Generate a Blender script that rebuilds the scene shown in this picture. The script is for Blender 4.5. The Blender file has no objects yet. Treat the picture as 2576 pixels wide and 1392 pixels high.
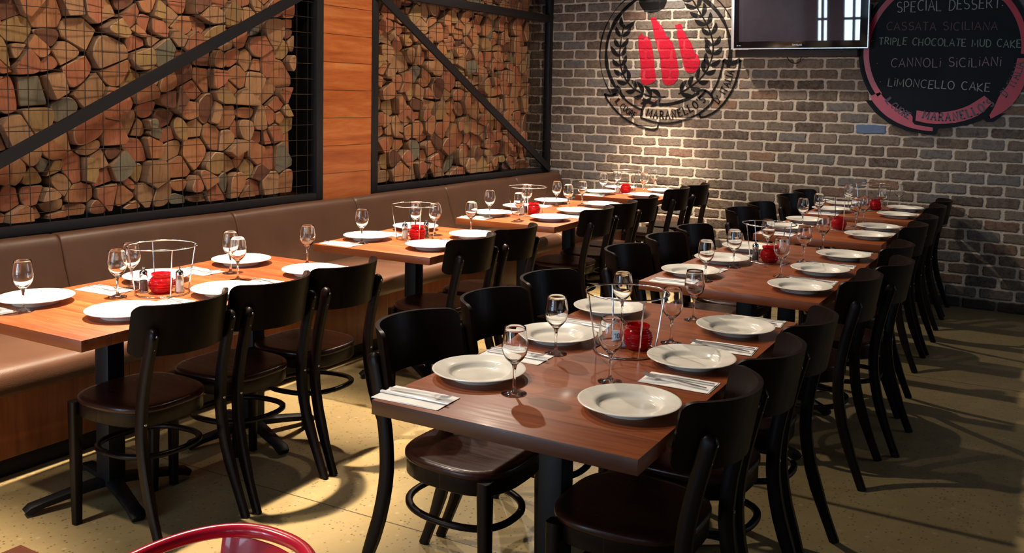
import bpy, bmesh, math, random
from math import sin, cos, pi, radians, sqrt, hypot, atan2, exp
from mathutils import Vector, Matrix, noise
from mathutils.geometry import tessellate_polygon
random.seed(11)
S = bpy.context.scene
COL = S.collection

# ------------------------------------------------------------------ objects
def tag(o, label=None, cat=None, group=None, kind=None):
    if label: o['label'] = label
    if cat: o['category'] = cat
    if group: o['group'] = group
    if kind: o['kind'] = kind
    return o

def thing(name, label, cat, loc=(0, 0, 0), rz=0.0, group=None):
    o = bpy.data.objects.new(name, None); COL.objects.link(o)
    o.empty_display_size = .05
    o.location = loc; o.rotation_euler = (0, 0, rz)
    return tag(o, label, cat, group)

def copy_thing(root, loc, rz, label, group=None):
    def rec(o, parent):
        c = o.copy(); COL.objects.link(c); c.parent = parent
        for ch in [x for x in ALL_CH.get(o.name, [])]:
            rec(ch, c)
        return c
    c = rec(root, None)
    c.location = loc; c.rotation_euler = (0, 0, rz); c['label'] = label
    if group: c['group'] = group
    return c
ALL_CH = {}

class MB:
    """collects geometry, builds one mesh"""
    def __init__(s): s.v = []; s.f = []; s.m = []
    def add(s, vs, fs, mi=0, M=None):
        b = len(s.v)
        for p in vs:
            p = Vector(p)
            if M is not None: p = M @ p
            s.v.append(tuple(p))
        for f in fs:
            s.f.append(tuple(b + i for i in f)); s.m.append(mi)
        return s
    def box(s, x0, x1, y0, y1, z0, z1, bev=0.0, mi=0, M=None, seg=2):
        bm = bmesh.new()
        bmesh.ops.create_cube(bm, size=1)
        for v in bm.verts:
            v.co = Vector(((x0 + x1) / 2 + v.co.x * (x1 - x0), (y0 + y1) / 2 + v.co.y * (y1 - y0), (z0 + z1) / 2 + v.co.z * (z1 - z0)))
        if bev > 0:
            bmesh.ops.bevel(bm, geom=bm.edges[:], offset=bev, segments=seg, profile=.5, affect='EDGES')
        bm.verts.index_update()
        vs = [v.co.copy() for v in bm.verts]; fs = [[v.index for v in f.verts] for f in bm.faces]
        bm.free()
        return s.add(vs, fs, mi, M)
    def lathe(s, prof, seg=32, c=(0, 0, 0), mi=0, M=None, rfun=None):
        vs = []; fs = []; n = len(prof)
        idx = []
        for (r, z) in prof:
            if r < 1e-6:
                idx.append([len(vs)]); vs.append((c[0], c[1], c[2] + z))
            else:
                row = []
                for k in range(seg):
                    a = 2 * pi * k / seg
                    rr = r if rfun is None else rfun(r, z, a)
                    row.append(len(vs)); vs.append((c[0] + rr * cos(a), c[1] + rr * sin(a), c[2] + z))
                idx.append(row)
        for i in range(n - 1):
            A, B = idx[i], idx[i + 1]
            if len(A) == 1 and len(B) == 1: continue
            for k in range(seg):
                k2 = (k + 1) % seg
                if len(A) == 1: fs.append((A[0], B[k2], B[k]))
                elif len(B) == 1: fs.append((A[k], A[k2], B[0]))
                else: fs.append((A[k], A[k2], B[k2], B[k]))
        return s.add(vs, fs, mi, M)
    def tube(s, pts, r, seg=8, closed=False, mi=0, M=None, sect=None, up=None, cap=True):
        """sweep a circle (or sect: list of 2D points scaled by r at each point) along pts"""
        P = [Vector(p) for p in pts]; n = len(P)
        rad = r if isinstance(r, (list, tuple)) else [r] * n
        if sect is None: sect = [(cos(2 * pi * k / seg), sin(2 * pi * k / seg)) for k in range(seg)]
        m = len(sect)
        T = []
        for i in range(n):
            if closed: t = P[(i + 1) % n] - P[i - 1]
            else: t = P[min(i + 1, n - 1)] - P[max(i - 1, 0)]
            T.append(t.normalized())
        if up is None:
            up = Vector((0, 0, 1)) if abs(T[0].z) < .9 else Vector((1, 0, 0))
            fixed = False
        else: up = Vector(up); fixed = True
        N = (up - T[0] * up.dot(T[0])).normalized()
        vs = []; fs = []
        for i in range(n):
            if fixed: N = (up - T[i] * up.dot(T[i])).normalized()
            else: N = (N - T[i] * N.dot(T[i])).normalized()
            B = T[i].cross(N)
            for (a, b) in sect:
                vs.append(P[i] + (N * a + B * b) * rad[i])
        for i in range(n if closed else n - 1):
            j = (i + 1) % n
            for k in range(m):
                k2 = (k + 1) % m
                fs.append((i * m + k, j * m + k, j * m + k2, i * m + k2))
        if not closed and cap:
            fs.append(tuple(range(m))); fs.append(tuple(reversed([(n - 1) * m + k for k in range(m)])))
        return s.add(vs, fs, mi, M)
    def prism(s, poly, d0, d1, fr, mi=0, mside=None):
        """poly in (u,v); fr(u,v,d)->xyz"""
        n = len(poly)
        tri = tessellate_polygon([[Vector((a, b, 0)) for a, b in poly]])
        vs = [fr(a, b, d0) for a, b in poly] + [fr(a, b, d1) for a, b in poly]
        s.add(vs, [tuple(t) for t in tri] + [tuple(n + i for i in reversed(t)) for t in tri], mi)
        s.add(vs, [(i, (i + 1) % n, n + (i + 1) % n, n + i) for i in range(n)], mi if mside is None else mside)
        return s
    def mesh(s, name, mats, smooth=35):
        me = bpy.data.meshes.new(name)
        me.from_pydata(s.v, [], s.f); me.validate()
        bm = bmesh.new(); bm.from_mesh(me); 
        bmesh.ops.recalc_face_normals(bm, faces=bm.faces[:]); bm.to_mesh(me); bm.free()
        if not isinstance(mats, (list, tuple)): mats = [mats]
        for m in mats: me.materials.append(m)
        if len(mats) > 1 and len(s.m) == len(me.polygons):
            for p, mi in zip(me.polygons, s.m): p.material_index = mi
        if smooth:
            me.polygons.foreach_set('use_smooth', [True] * len(me.polygons))
            me.set_sharp_from_angle(angle=radians(smooth))
        return me
    def build(s, name, mats, parent=None, smooth=35):
        o = bpy.data.objects.new(name, s.mesh(name, mats, smooth)); COL.objects.link(o)
        if parent is not None:
            o.parent = parent; ALL_CH.setdefault(parent.name, []).append(o)
        return o

def part(name, mesh, parent):
    o = bpy.data.objects.new(name, mesh); COL.objects.link(o); o.parent = parent
    ALL_CH.setdefault(parent.name, []).append(o)
    return o

RRECT = lambda w, h, r=.3: [(x * w, y * h) for x, y in [(1, -1 + r), (1, 1 - r), (1 - r, 1), (-1 + r, 1), (-1, 1 - r), (-1, -1 + r), (-1 + r, -1), (1 - r, -1)]]

# ------------------------------------------------------------------ materials
class NT:
    def __init__(s, name):
        s.mat = bpy.data.materials.new(name); s.mat.use_nodes = True
        s.t = s.mat.node_tree; s.t.nodes.clear()
        s.out = s.t.nodes.new('ShaderNodeOutputMaterial')
    def n(s, typ, ins=None, **kw):
        nd = s.t.nodes.new(typ)
        for k, v in kw.items(): setattr(nd, k, v)
        for k, v in (ins or {}).items(): s.set(nd, k, v)
        return nd
    def set(s, nd, k, v):
        sock = nd.inputs[k]
        if isinstance(v, bpy.types.NodeSocket): s.t.links.new(v, sock)
        elif isinstance(v, bpy.types.Node): s.t.links.new(v.outputs[0], sock)
        else:
            if sock.type == 'RGBA' and len(v) == 3: v = (*v, 1)
            sock.default_value = v
    def m(s, op, a, b=None, c=None, clamp=False):
        nd = s.t.nodes.new('ShaderNodeMath'); nd.operation = op; nd.use_clamp = clamp
        for i, v in enumerate((a, b, c)):
            if v is not None: s.set(nd, i, v)
        return nd.outputs[0]
    def mix(s, f, a, b, mode='MIX'):
        nd = s.t.nodes.new('ShaderNodeMix'); nd.data_type = 'RGBA'; nd.blend_type = mode
        s.set(nd, 0, f); s.set(nd, 6, a); s.set(nd, 7, b)
        return nd.outputs[2]
    def ramp(s, f, stops, interp='LINEAR'):
        nd = s.t.nodes.new('ShaderNodeValToRGB'); cr = nd.color_ramp; cr.interpolation = interp
        while len(cr.elements) < len(stops): cr.elements.new(.5)
        for e, (p, c) in zip(cr.elements, stops):
            e.position = p; e.color = (*c, 1) if len(c) == 3 else c
        s.set(nd, 0, f)
        return nd.outputs[0]
    def rng(s, v, a, b, c, d):
        nd = s.t.nodes.new('ShaderNodeMapRange'); s.set(nd, 0, v)
        for i, x in enumerate((a, b, c, d)): s.set(nd, i + 1, x)
        return nd.outputs[0]
    def noise(s, vec, scale, detail=3, rough=.5, dist=0.0):
        nd = s.n('ShaderNodeTexNoise', {'Scale': scale, 'Detail': detail, 'Roughness': rough, 'Distortion': dist})
        if vec is not None: s.set(nd, 'Vector', vec)
        return nd
    def pbr(s, color, rough=.5, bump=None, bstr=.3, bdist=.01, **kw):
        p = s.n('ShaderNodeBsdfPrincipled')
        s.set(p, 'Base Color', color); s.set(p, 'Roughness', rough)
        for k, v in kw.items(): s.set(p, k.replace('_', ' '), v)
        if bump is not None:
            b = s.n('ShaderNodeBump', {'Strength': bstr, 'Distance': bdist}); s.set(b, 'Height', bump)
            s.set(p, 'Normal', b)
        s.t.links.new(p.outputs[0], s.out.inputs[0])
        return s.mat

def simple(name, col, rough=.5, **kw):
    t = NT(name)
    g = t.n('ShaderNodeTexCoord')
    nz = t.noise(g.outputs['Object'], 14, 3)
    c = t.mix(t.rng(nz.outputs[0], .3, .7, 0, 1), tuple(x * .9 for x in col), tuple(min(1, x * 1.08) for x in col))
    return t.pbr(c, rough, **kw)

def brick_nodes(t):
    """returns (brick mask 0 mortar..1 brick, random value, height) in wall coordinates"""
    g = t.n('ShaderNodeNewGeometry'); sp = t.n('ShaderNodeSeparateXYZ', {0: g.outputs['Position']})
    P = g.outputs['Position']
    n1 = t.noise(P, 9, 3, .6); n2 = t.noise(P, 31, 3, .6)
    o1 = t.n('ShaderNodeSeparateColor', {0: n1.outputs['Color']}); o2 = t.n('ShaderNodeSeparateColor', {0: n2.outputs['Color']})
    dxn = t.m('ADD', t.m('MULTIPLY', t.m('SUBTRACT', o1.outputs[0], .5), .026), t.m('MULTIPLY', t.m('SUBTRACT', o2.outputs[0], .5), .020))
    dzn = t.m('ADD', t.m('MULTIPLY', t.m('SUBTRACT', o1.outputs[1], .5), .020), t.m('MULTIPLY', t.m('SUBTRACT', o2.outputs[1], .5), .015))
    x = t.m('ADD', sp.outputs[0], dxn); z = t.m('ADD', sp.outputs[2], dzn)
    h = .0859
    rz = t.m('DIVIDE', z, h); row = t.m('FLOOR', rz)
    par = t.m('FLOORED_MODULO', row, 2.0)
    sh = t.m('ADD', .113, t.m('MULTIPLY', t.m('SUBTRACT', 1.0, par), .12))
    jit = t.m('MULTIPLY', t.m('SUBTRACT', t.n('ShaderNodeTexWhiteNoise', {'W': row}, noise_dimensions='1D').outputs[0], .5), .02)
    u = t.m('DIVIDE', t.m('SUBTRACT', x, t.m('ADD', sh, jit)), .24)
    cu = t.m('FLOOR', u)
    cmb = t.n('ShaderNodeCombineXYZ', {0: cu, 1: row, 2: 3.7})
    wn = t.n('ShaderNodeTexWhiteNoise', {'Vector': cmb.outputs[0]}, noise_dimensions='3D')
    rc = t.n('ShaderNodeSeparateColor', {0: wn.outputs[1]})
    ax = t.m('MULTIPLY', t.m('ABSOLUTE', t.m('SUBTRACT', t.m('FRACT', u), .5)), .24)
    az = t.m('MULTIPLY', t.m('ABSOLUTE', t.m('SUBTRACT', t.m('FRACT', rz), .5)), h)
    r = .014
    hx = t.m('ADD', .1100, t.m('MULTIPLY', t.m('SUBTRACT', rc.outputs[1], .5), .006))
    hz = t.m('ADD', .0360, t.m('MULTIPLY', t.m('SUBTRACT', rc.outputs[2], .5), .004))
    qx = t.m('ADD', t.m('SUBTRACT', ax, hx), r); qz = t.m('ADD', t.m('SUBTRACT', az, hz), r)
    mx = t.m('MAXIMUM', qx, 0.0); mz = t.m('MAXIMUM', qz, 0.0)
    ln = t.m('SQRT', t.m('ADD', t.m('MULTIPLY', mx, mx), t.m('MULTIPLY', mz, mz)))
    sdf = t.m('SUBTRACT', t.m('ADD', ln, t.m('MINIMUM', t.m('MAXIMUM', qx, qz), 0.0)), r)
    mask = t.rng(t.m('ADD', sdf, t.m('MULTIPLY', t.m('SUBTRACT', t.noise(P, 85, 3, .7).outputs[0], .5), .007)), -.003, .003, 1.0, 0.0)
    hgt = t.rng(sdf, -.006, .004, 1.0, 0.0)
    fine = t.noise(P, 60, 5, .65)
    hgt = t.m('ADD', hgt, t.m('MULTIPLY', fine.outputs[0], .55))
    return g, sp, mask, wn.outputs[0], rc, hgt, fine, n1, cu, row

def mat_brick():
    t = NT('old_brick')
    g, sp, mask, rv, rc, hgt, fine, n1, cu, row = brick_nodes(t)
    base = t.ramp(rv, [(0, (.075, .055, .047)), (.08, (.150, .105, .080)), (.26, (.175, .140, .108)), (.42, (.125, .090, .070)), (.55, (.165, .135, .112)),
                       (.70, (.205, .160, .128)), (.80, (.155, .148, .146)), (.90, (.19, .100, .072)), (.94, (.085, .065, .058)), (.97, (.26, .145, .090))], 'CONSTANT')
    blot = t.noise(g.outputs['Position'], 22, 4, .7)
    base = t.mix(t.rng(blot.outputs[0], .38, .70, 0, .75), base, (.255, .205, .165))
    dark = t.noise(g.outputs['Position'], 26, 6, .8)
    base = t.mix(t.rng(dark.outputs[0], .50, .68, 0, .75), base, (.045, .034, .03))
    # the one blue-painted brick
    isb = t.m('MULTIPLY', t.m('COMPARE', row, 15.0, .1), t.m('COMPARE', cu, 11.0, .1))
    base = t.mix(isb, base, (.14, .20, .33))
    mort = t.mix(fine.outputs[0], (.46, .385, .31), (.66, .57, .48))
    col = t.mix(mask, mort, base)
    # grime on the lowest course
    g1 = t.rng(t.m('ADD', sp.outputs[2], t.m('MULTIPLY', t.m('SUBTRACT', n1.outputs[0], .5), .04)), .07, .10, .85, 0)
    col = t.mix(g1, col, (.035, .026, .022))
    return t.pbr(col, .92, hgt, .75, .014, Specular_IOR_Level=.2)

def mat_paint(name, col, alpha=.93):
    """paint on the same bricks: joints show through a little"""
    t = NT(name)
    g, sp, mask, rv, rc, hgt, fine, n1, cu, row = brick_nodes(t)
    c = t.mix(t.rng(fine.outputs[0], .35, .7, 0, 1), tuple(x * .75 for x in col), col)
    lite = tuple(min(1, x * 1.2 + .10) for x in col)
    jo = t.m('MULTIPLY', t.m('SUBTRACT', 1.0, mask), t.rng(n1.outputs[0], .42, .62, .03, .38))
    c = t.mix(jo, c, lite)
    return t.pbr(c, .85, hgt, .45, .012, Specular_IOR_Level=.2)

def mat_wood(name, a, b, c, rough=.35, axis=0, plank=.14, paxis=1, scale=1.0, bstr=.05, coat=0.0, joint=(.03, .012, .006), off=0.0, jw=.004, stain=.5, fold=.35, spec=.5):
    t = NT(name)
    g = t.n('ShaderNodeTexCoord'); P = g.outputs['Object']
    oi = t.n('ShaderNodeObjectInfo')
    sp = t.n('ShaderNodeSeparateXYZ', {0: P})
    pk = t.m('DIVIDE', t.m('ADD', sp.outputs[paxis], off), plank); pi_ = t.m('FLOOR', pk)
    wn = t.n('ShaderNodeTexWhiteNoise', {'W': t.m('ADD', pi_, t.m('MULTIPLY', oi.outputs['Random'], 57.0))}, noise_dimensions='1D')
    sc = [16, 16, 16]; sc[axis] = 1.3
    mp = t.n('ShaderNodeVectorMath', {0: P, 1: tuple(x * scale for x in sc)}, operation='MULTIPLY')
    sh = t.n('ShaderNodeVectorMath', {0: mp.outputs[0]}, operation='ADD')
    t.set(sh, 1, t.n('ShaderNodeVectorMath', {0: wn.outputs[1], 1: (40, 40, 40)}, operation='MULTIPLY').outputs[0])
    n1 = t.noise(sh.outputs[0], 1.0, 5, .62, .6); n2 = t.noise(sh.outputs[0], 4.5, 4, .6)
    f = t.m('ADD', t.m('MULTIPLY', n1.outputs[0], .75), t.m('MULTIPLY', n2.outputs[0], .25))
    col = t.ramp(f, [(.32, a), (.5, b), (.68, c)])
    col = t.mix(t.m('MULTIPLY', wn.outputs[0], fold), col, a)
    big = t.noise(P, 3.5, 3, .6)
    col = t.mix(t.rng(big.outputs[0], .55, .75, 0, stain * .6), col, tuple(x * .45 for x in a))
    fr = t.m('FRACT', pk); d = t.m('MULTIPLY', t.m('MINIMUM', fr, t.m('SUBTRACT', 1.0, fr)), plank)
    jm = t.rng(d, jw * .3, jw * .6, 1.0, 0.0)
    col = t.mix(t.m('MULTIPLY', jm, .8), col, joint)
    hb = t.m('SUBTRACT', n2.outputs[0], t.m('MULTIPLY', jm, 1.5))
    kw = dict(Specular_IOR_Level=spec)
    if coat: kw.update(Coat_Weight=coat, Coat_Roughness=.12)
    return t.pbr(col, t.rng(n2.outputs[0], .3, .7, rough * .85, rough * 1.2), hb, bstr, .004, **kw)

def mat_log(name, base, var):
    t = NT(name)
    g = t.n('ShaderNodeTexCoord'); P = g.outputs['Object']; oi = t.n('ShaderNodeObjectInfo')
    off = t.n('ShaderNodeVectorMath', {0: P}, operation='ADD')
    t.set(off, 1, t.n('ShaderNodeCombineXYZ', {0: t.m('MULTIPLY', oi.outputs['Random'], 9.0), 1: 0.0, 2: 0.0}).outputs[0])
    n1 = t.noise(off.outputs[0], 7, 3, .6); n2 = t.noise(off.outputs[0], 90, 3, .7)
    st = t.n('ShaderNodeVectorMath', {0: off.outputs[0], 1: (1, 55, 9)}, operation='MULTIPLY')
    n3 = t.noise(st.outputs[0], 1.6, 3, .6, .4)
    col = t.mix(t.rng(n1.outputs[0], .3, .7, 0, 1), base, var)
    col = t.mix(t.rng(n3.outputs[0], .45, .7, 0, .38), col, tuple(x * .5 for x in base))
    col = t.mix(t.m('MULTIPLY', t.m('SUBTRACT', oi.outputs['Random'], .35), .35, clamp=True), col, (.05, .02, .012))
    h = t.m('ADD', n3.outputs[0], t.m('MULTIPLY', n2.outputs[0], .5))
    return t.pbr(col, .85, h, .45, .006)

def mat_concrete():
    t = NT('polished_concrete')
    g = t.n('ShaderNodeNewGeometry'); P = g.outputs['Position']; sp = t.n('ShaderNodeSeparateXYZ', {0: P})
    n1 = t.noise(P, 1.7, 4, .6); n2 = t.noise(P, 9, 4, .65)
    c = t.mix(t.rng(n1.outputs[0], .3, .7, 0, 1), (.262, .190, .084), (.340, .258, .122))
    c = t.mix(t.rng(n2.outputs[0], .4, .7, 0, .45), c, (.225, .165, .080))
    v = t.n('ShaderNodeTexVoronoi', {'Vector': P, 'Scale': 62.0, 'Randomness': 1.0}); 
    vs = t.n('ShaderNodeSeparateColor', {0: v.outputs['Color']})
    spk = t.m('MULTIPLY', t.rng(v.outputs['Distance'], .16, .34, 1, 0), t.m('GREATER_THAN', vs.outputs[0], .66))
    c = t.mix(t.m('MULTIPLY', spk, .75), c, (.06, .04, .02))
    v2 = t.n('ShaderNodeTexVoronoi', {'Vector': P, 'Scale': 23.0}); v2s = t.n('ShaderNodeSeparateColor', {0: v2.outputs['Color']})
    sp2 = t.m('MULTIPLY', t.rng(v2.outputs['Distance'], .10, .25, 1, 0), t.m('GREATER_THAN', v2s.outputs[1], .75))
    c = t.mix(t.m('MULTIPLY', sp2, .5), c, (.44, .365, .22))
    # saw-cut joints every 3 m
    jy = t.m('ADD', t.m('ADD', sp.outputs[1], t.m('MULTIPLY', sp.outputs[0], -.055)), 5.33)
    dj = t.m('MULTIPLY', t.m('ABSOLUTE', t.m('SUBTRACT', t.m('FRACT', t.m('ADD', t.m('DIVIDE', jy, 3.0), .5)), .5)), 3.0)
    jm = t.rng(dj, .002, .0035, 1, 0)
    c = t.mix(jm, c, (.05, .035, .02))
    h = t.m('SUBTRACT', t.m('MULTIPLY', n2.outputs[0], .15), jm)
    return t.pbr(c, t.rng(n2.outputs[0], .3, .7, .30, .46), h, .25, .004)

def mat_leather():
    t = NT('brown_leather')
    g = t.n('ShaderNodeTexCoord'); P = g.outputs['Object']
    n1 = t.noise(P, 5, 4, .6); v = t.n('ShaderNodeTexVoronoi', {'Vector': P, 'Scale': 260.0})
    c = t.mix(t.rng(n1.outputs[0], .3, .7, 0, 1), (.075, .033, .018), (.098, .045, .025))
    return t.pbr(c, .42, t.m('ADD', v.outputs['Distance'], t.m('MULTIPLY', n1.outputs[0], 2.0)), .12, .003)

def mat_glass(name, col=(1, 1, 1), rough=0.0):
    t = NT(name)
    return t.pbr(col, rough, IOR=1.46, Transmission_Weight=1.0)

M = {}
M['brick'] = mat_brick()
M['black_paint'] = mat_paint('black_wall_paint', (.006, .005, .006))
M['red_paint'] = mat_paint('red_wall_paint', (.52, .010, .035))
M['concrete'] = mat_concrete()
M['leather'] = mat_leather()
M['table'] = mat_wood('table_timber', (.150, .030, .008), (.290, .070, .017), (.390, .122, .032), rough=.40, axis=0, plank=.125, paxis=1, coat=.06, stain=.35, jw=.002, fold=.45)
M['panel'] = mat_wood('cladding_timber', (.30, .066, .014), (.50, .140, .032), (.66, .25, .075), rough=.4, axis=1, plank=.1875, paxis=2, off=-.993 + .1875 * 9, stain=.3, jw=.005, joint=(.02, .006, .003))
M['bench_wood'] = mat_wood('bench_timber', (.17, .042, .011), (.26, .078, .022), (.33, .11, .035), rough=.4, axis=2, plank=.6, paxis=1, stain=.3)
M['chair'] = mat_wood('dark_stained_beech', (.0036, .0015, .0014), (.006, .0026, .0022), (.010, .0044, .0036), rough=.38, axis=2, plank=5, paxis=1, stain=0, spec=.16)
M['chair_seat'] = mat_wood('dark_stained_seat', (.018, .005, .0035), (.030, .009, .006), (.045, .014, .008), rough=.3, axis=1, plank=5, paxis=0, stain=0, coat=.05, spec=.25)
M['black_metal'] = simple('black_steel', (.006, .006, .007), .5, Specular_IOR_Level=.2)
M['cage_steel'] = simple('blackened_steel', (.011, .011, .014), .5, Specular_IOR_Level=.3)
M['wire'] = simple('cage_wire', (.055, .040, .033), .45, Metallic=.6)
M['chrome'] = simple('chrome', (.72, .72, .74), .12, Metallic=1.0)
M['steel'] = simple('cutlery_steel', (.74, .74, .75), .30, Metallic=1.0)
M['china'] = simple('white_china', (.84, .80, .71), .14)
M['napkin'] = simple('white_napkin', (.93, .92, .89), .85)
M['glass'] = mat_glass('clear_glass')
M['red_glass'] = NT('red_glass').pbr((.62, .005, .012), .05, IOR=1.4, Transmission_Weight=.72)
M['wax'] = simple('candle_wax', (.75, .6, .42), .5)
M['red_enamel'] = simple('red_enamel', (.78, .014, .045), .22, Coat_Weight=.6)
M['salt'] = simple('salt_filling', (.9, .89, .86), .6)
M['pepper'] = simple('pepper_filling', (.10, .085, .09), .6)
M['screw'] = simple('screw_steel', (.55, .55, .55), .3, Metallic=1.0)
M['plaster'] = simple('dark_plaster', (.10, .085, .075), .9)
M['ceil'] = simple('ceiling_paint', (.05, .045, .042), .9)
M['tv_black'] = simple('gloss_black_plastic', (.006, .006, .009), .12)
M['tv_screen'] = simple('switched_off_screen', (.055, .047, .062), .015)  # grey base colour stands in for the far room's reflection
M['tv_silver'] = simple('silver_trim', (.72, .73, .78), .25, Metallic=.3)
M['tv_body'] = simple('dark_plastic', (.015, .010, .010), .6)
M['grey_print'] = simple('grey_print', (.55, .55, .58), .5)
M['board'] = simple('chalkboard_black', (.006, .009, .014), .6, Specular_IOR_Level=.15)
M['board_rim'] = simple('board_black_edge', (.004, .004, .006), .5, Specular_IOR_Level=.15)
M['board_red'] = simple('board_red', (.42, .016, .034), .30, Specular_IOR_Level=.3)
M['chalk_w'] = simple('chalk_white', (.30, .33, .33), .9)
M['chalk_p'] = simple('chalk_pink', (.28, .20, .25), .9)
M['chalk_g'] = simple('chalk_green', (.18, .26, .22), .9)
M['chalk_f'] = simple('chalk_faint_red', (.12, .075, .085), .9)
M['maroon'] = simple('maroon_lettering', (.05, .004, .012), .4)
M['black_rubber'] = simple('black_rubber', (.01, .01, .01), .7)
M['card'] = simple('number_card', (.62, .78, .92), .4)
M['ink'] = simple('card_ink', (.02, .03, .06), .5)
TONES = {
 'terracotta': ((.33, .110, .054), (.41, .155, .077)),
 'orange-brown': ((.37, .145, .060), (.43, .195, .086)),
 'tan': ((.34, .175, .080), (.41, .230, .118)),
 'ochre': ((.32, .190, .072), (.37, .235, .095)),
 'grey-green': ((.16, .145, .10), (.21, .19, .14)),
 'dark brown': ((.12, .044, .026), (.17, .068, .037)),
}
for k, (a, b) in TONES.items(): M['log_' + k] = mat_log('split_wood_' + k.replace('-', '_').replace(' ', '_'), a, b)
M['log_rim'] = mat_log('sapwood_edge', (.55, .38, .24), (.42, .26, .15))
M['log_side'] = mat_log('split_side', (.36, .22, .13), (.24, .13, .07))

# ------------------------------------------------------------------ room shell
def struct(name, mb, mats, parent=None, smooth=0):
    o = mb.build(name, mats, parent, smooth); o['kind'] = 'structure'
    return o
struct('floor', MB().box(-.6, 7.6, -11.6, .3, -.12, 0), M['concrete'])
struct('wall_back', MB().box(-.6, 7.6, 0, .25, 0, 3.1), M['brick'])
struct('wall_left', MB().box(-.6, -.42, -11.6, 0, 0, 3.1), M['plaster'])
struct('wall_right', MB().box(7.4, 7.6, -11.6, -3.0, 0, 3.1).box(7.4, 7.6, -.5, 0, 0, 3.1).box(7.4, 7.6, -3.0, -.5, 0, .9).box(7.4, 7.6, -3.0, -.5, 2.6, 3.1), M['plaster'])
struct('window_6', MB().box(7.46, 7.52, -3.0, -2.95, .9, 2.6).box(7.46, 7.52, -.55, -.5, .9, 2.6).box(7.46, 7.52, -1.78, -1.72, .9, 2.6).box(7.46, 7.52, -3.0, -.5, .9, .95).box(7.46, 7.52, -3.0, -.5, 2.55, 2.6), M['black_metal'])  # unseen window, added to bring cool light onto the nearby bricks
struct('ceiling', MB().box(-.6, 7.6, -11.6, .3, 3.1, 3.2), M['ceil'])
# the street-side wall with its tall shop windows (some seen mirrored in the television and glasses, unseen others kept for cool fill)
WIN = [(-.30, -.02), (.20, .66), (1.2, 2.3), (3.2, 4.3), (4.6, 5.7)]
wf = MB(); xs = -.6
for (a, b) in WIN:
    wf.box(xs, a, -11.6, -11.4, 0, 3.1); wf.box(a, b, -11.6, -11.4, 2.75, 3.1); wf.box(a, b, -11.6, -11.4, 0, .25); xs = b
wf.box(xs, 7.6, -11.6, -11.4, 0, 3.1)
struct('wall_front', wf, M['plaster'])
for i, (a, b) in enumerate(WIN):
    w = MB()
    for (x0, x1, z0, z1) in [(a, a + .05, .25, 2.75), (b - .05, b, .25, 2.75), (a, b, .25, .31), (a, b, 2.69, 2.75), (a, b, 1.55, 1.60), ((a + b) / 2 - .02, (a + b) / 2 + .02, .25, 2.75)]:
        w.box(x0, x1, -11.54, -11.46, z0, z1)
    struct('window_%d' % (i + 1), w, M['black_metal'])

# timber clad pier between the cages
o = struct('trim_1', MB().box(-.40, -.008, -3.12, -2.62, 0, 3.1), M['panel'])

# ------------------------------------------------------------------ firewood cages
ZB, ZT = .825, 2.98
def cage(name, y0, y1, label, dz0, dz1, up_from_low_y):
    t = thing(name, label, 'cage', (0, (y0 + y1) / 2, ZB))
    oy = (y0 + y1) / 2
    def bar(nm, *a):
        return MB().box(a[0], a[1], a[2] - oy, a[3] - oy, a[4] - ZB, a[5] - ZB, .002).build(nm, M['cage_steel'], t)
    w = .062
    bar('post', -.055, 0, y0, y0 + w, ZB, ZT); bar('post', -.055, 0, y1 - w, y1, ZB, ZT)
    bar('rail', -.055, 0, y0 + w, y1 - w, ZB, ZB + .045); bar('rail', -.055, 0, y0 + w, y1 - w, 2.235, 2.30); bar('rail', -.055, 0, y0 + w, y1 - w, ZT - .05, ZT)
    ya, yb = (y0 + w, y1 - w)
    za, zb = (ZB + .045, 2.235) if up_from_low_y else (2.235, ZB + .045)
    d = Vector((0, yb - ya, zb - za)); L = d.length; d.normalize()
    nrm = Vector((0, -d.z, d.y))
    vs = []; h = .031
    if True:
        ex = 0.03
        for xx in (.004, .022):
            for s_, e in ((-1, -ex), (-1, L + ex), (1, L + ex), (1, -ex)):
                p = Vector((xx, ya - oy, za - ZB)) + d * e + nrm * h * s_; vs.append(p)
    MB().add(vs, [(0, 1, 2, 3), (7, 6, 5, 4), (0, 4, 5, 1), (1, 5, 6, 2), (2, 6, 7, 3), (3, 7, 4, 0)]).build('diagonal_brace', M['cage_steel'], t)
    m = MB(); r = .0021
    y = y1 - w - .055
    while y > y0 + w:
        m.tube([(-.030, y - oy, .02), (-.030, y - oy, ZT - ZB - .02)], r, 5); y -= .1
    z = ZB + .10
    while z < ZT - .06:
        m.tube([(-.0265, y0 + .03 - oy, z - ZB), (-.0265, y1 - .03 - oy, z - ZB)], r, 5); z += .1
    m.build('wire_mesh', M['wire'], t)
    return t
C1 = (-6.02, -3.12); C2 = (-2.62, -.004)
cg1 = cage('firewood_cage', *C1, 'long black steel cage of stacked firewood, brace rising towards the timber pier', 0, 0, True)
cg2 = cage('firewood_cage', *C2, 'black steel firewood cage whose end post touches the painted brick wall', 0, 0, False)
MB().box(-.40, -.06, -.012, 0.0, 0, 2.1).build('side_plate', M['black_metal'], cg1).location = (0, (C1[1] - C1[0]) / 2, .03)

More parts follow.
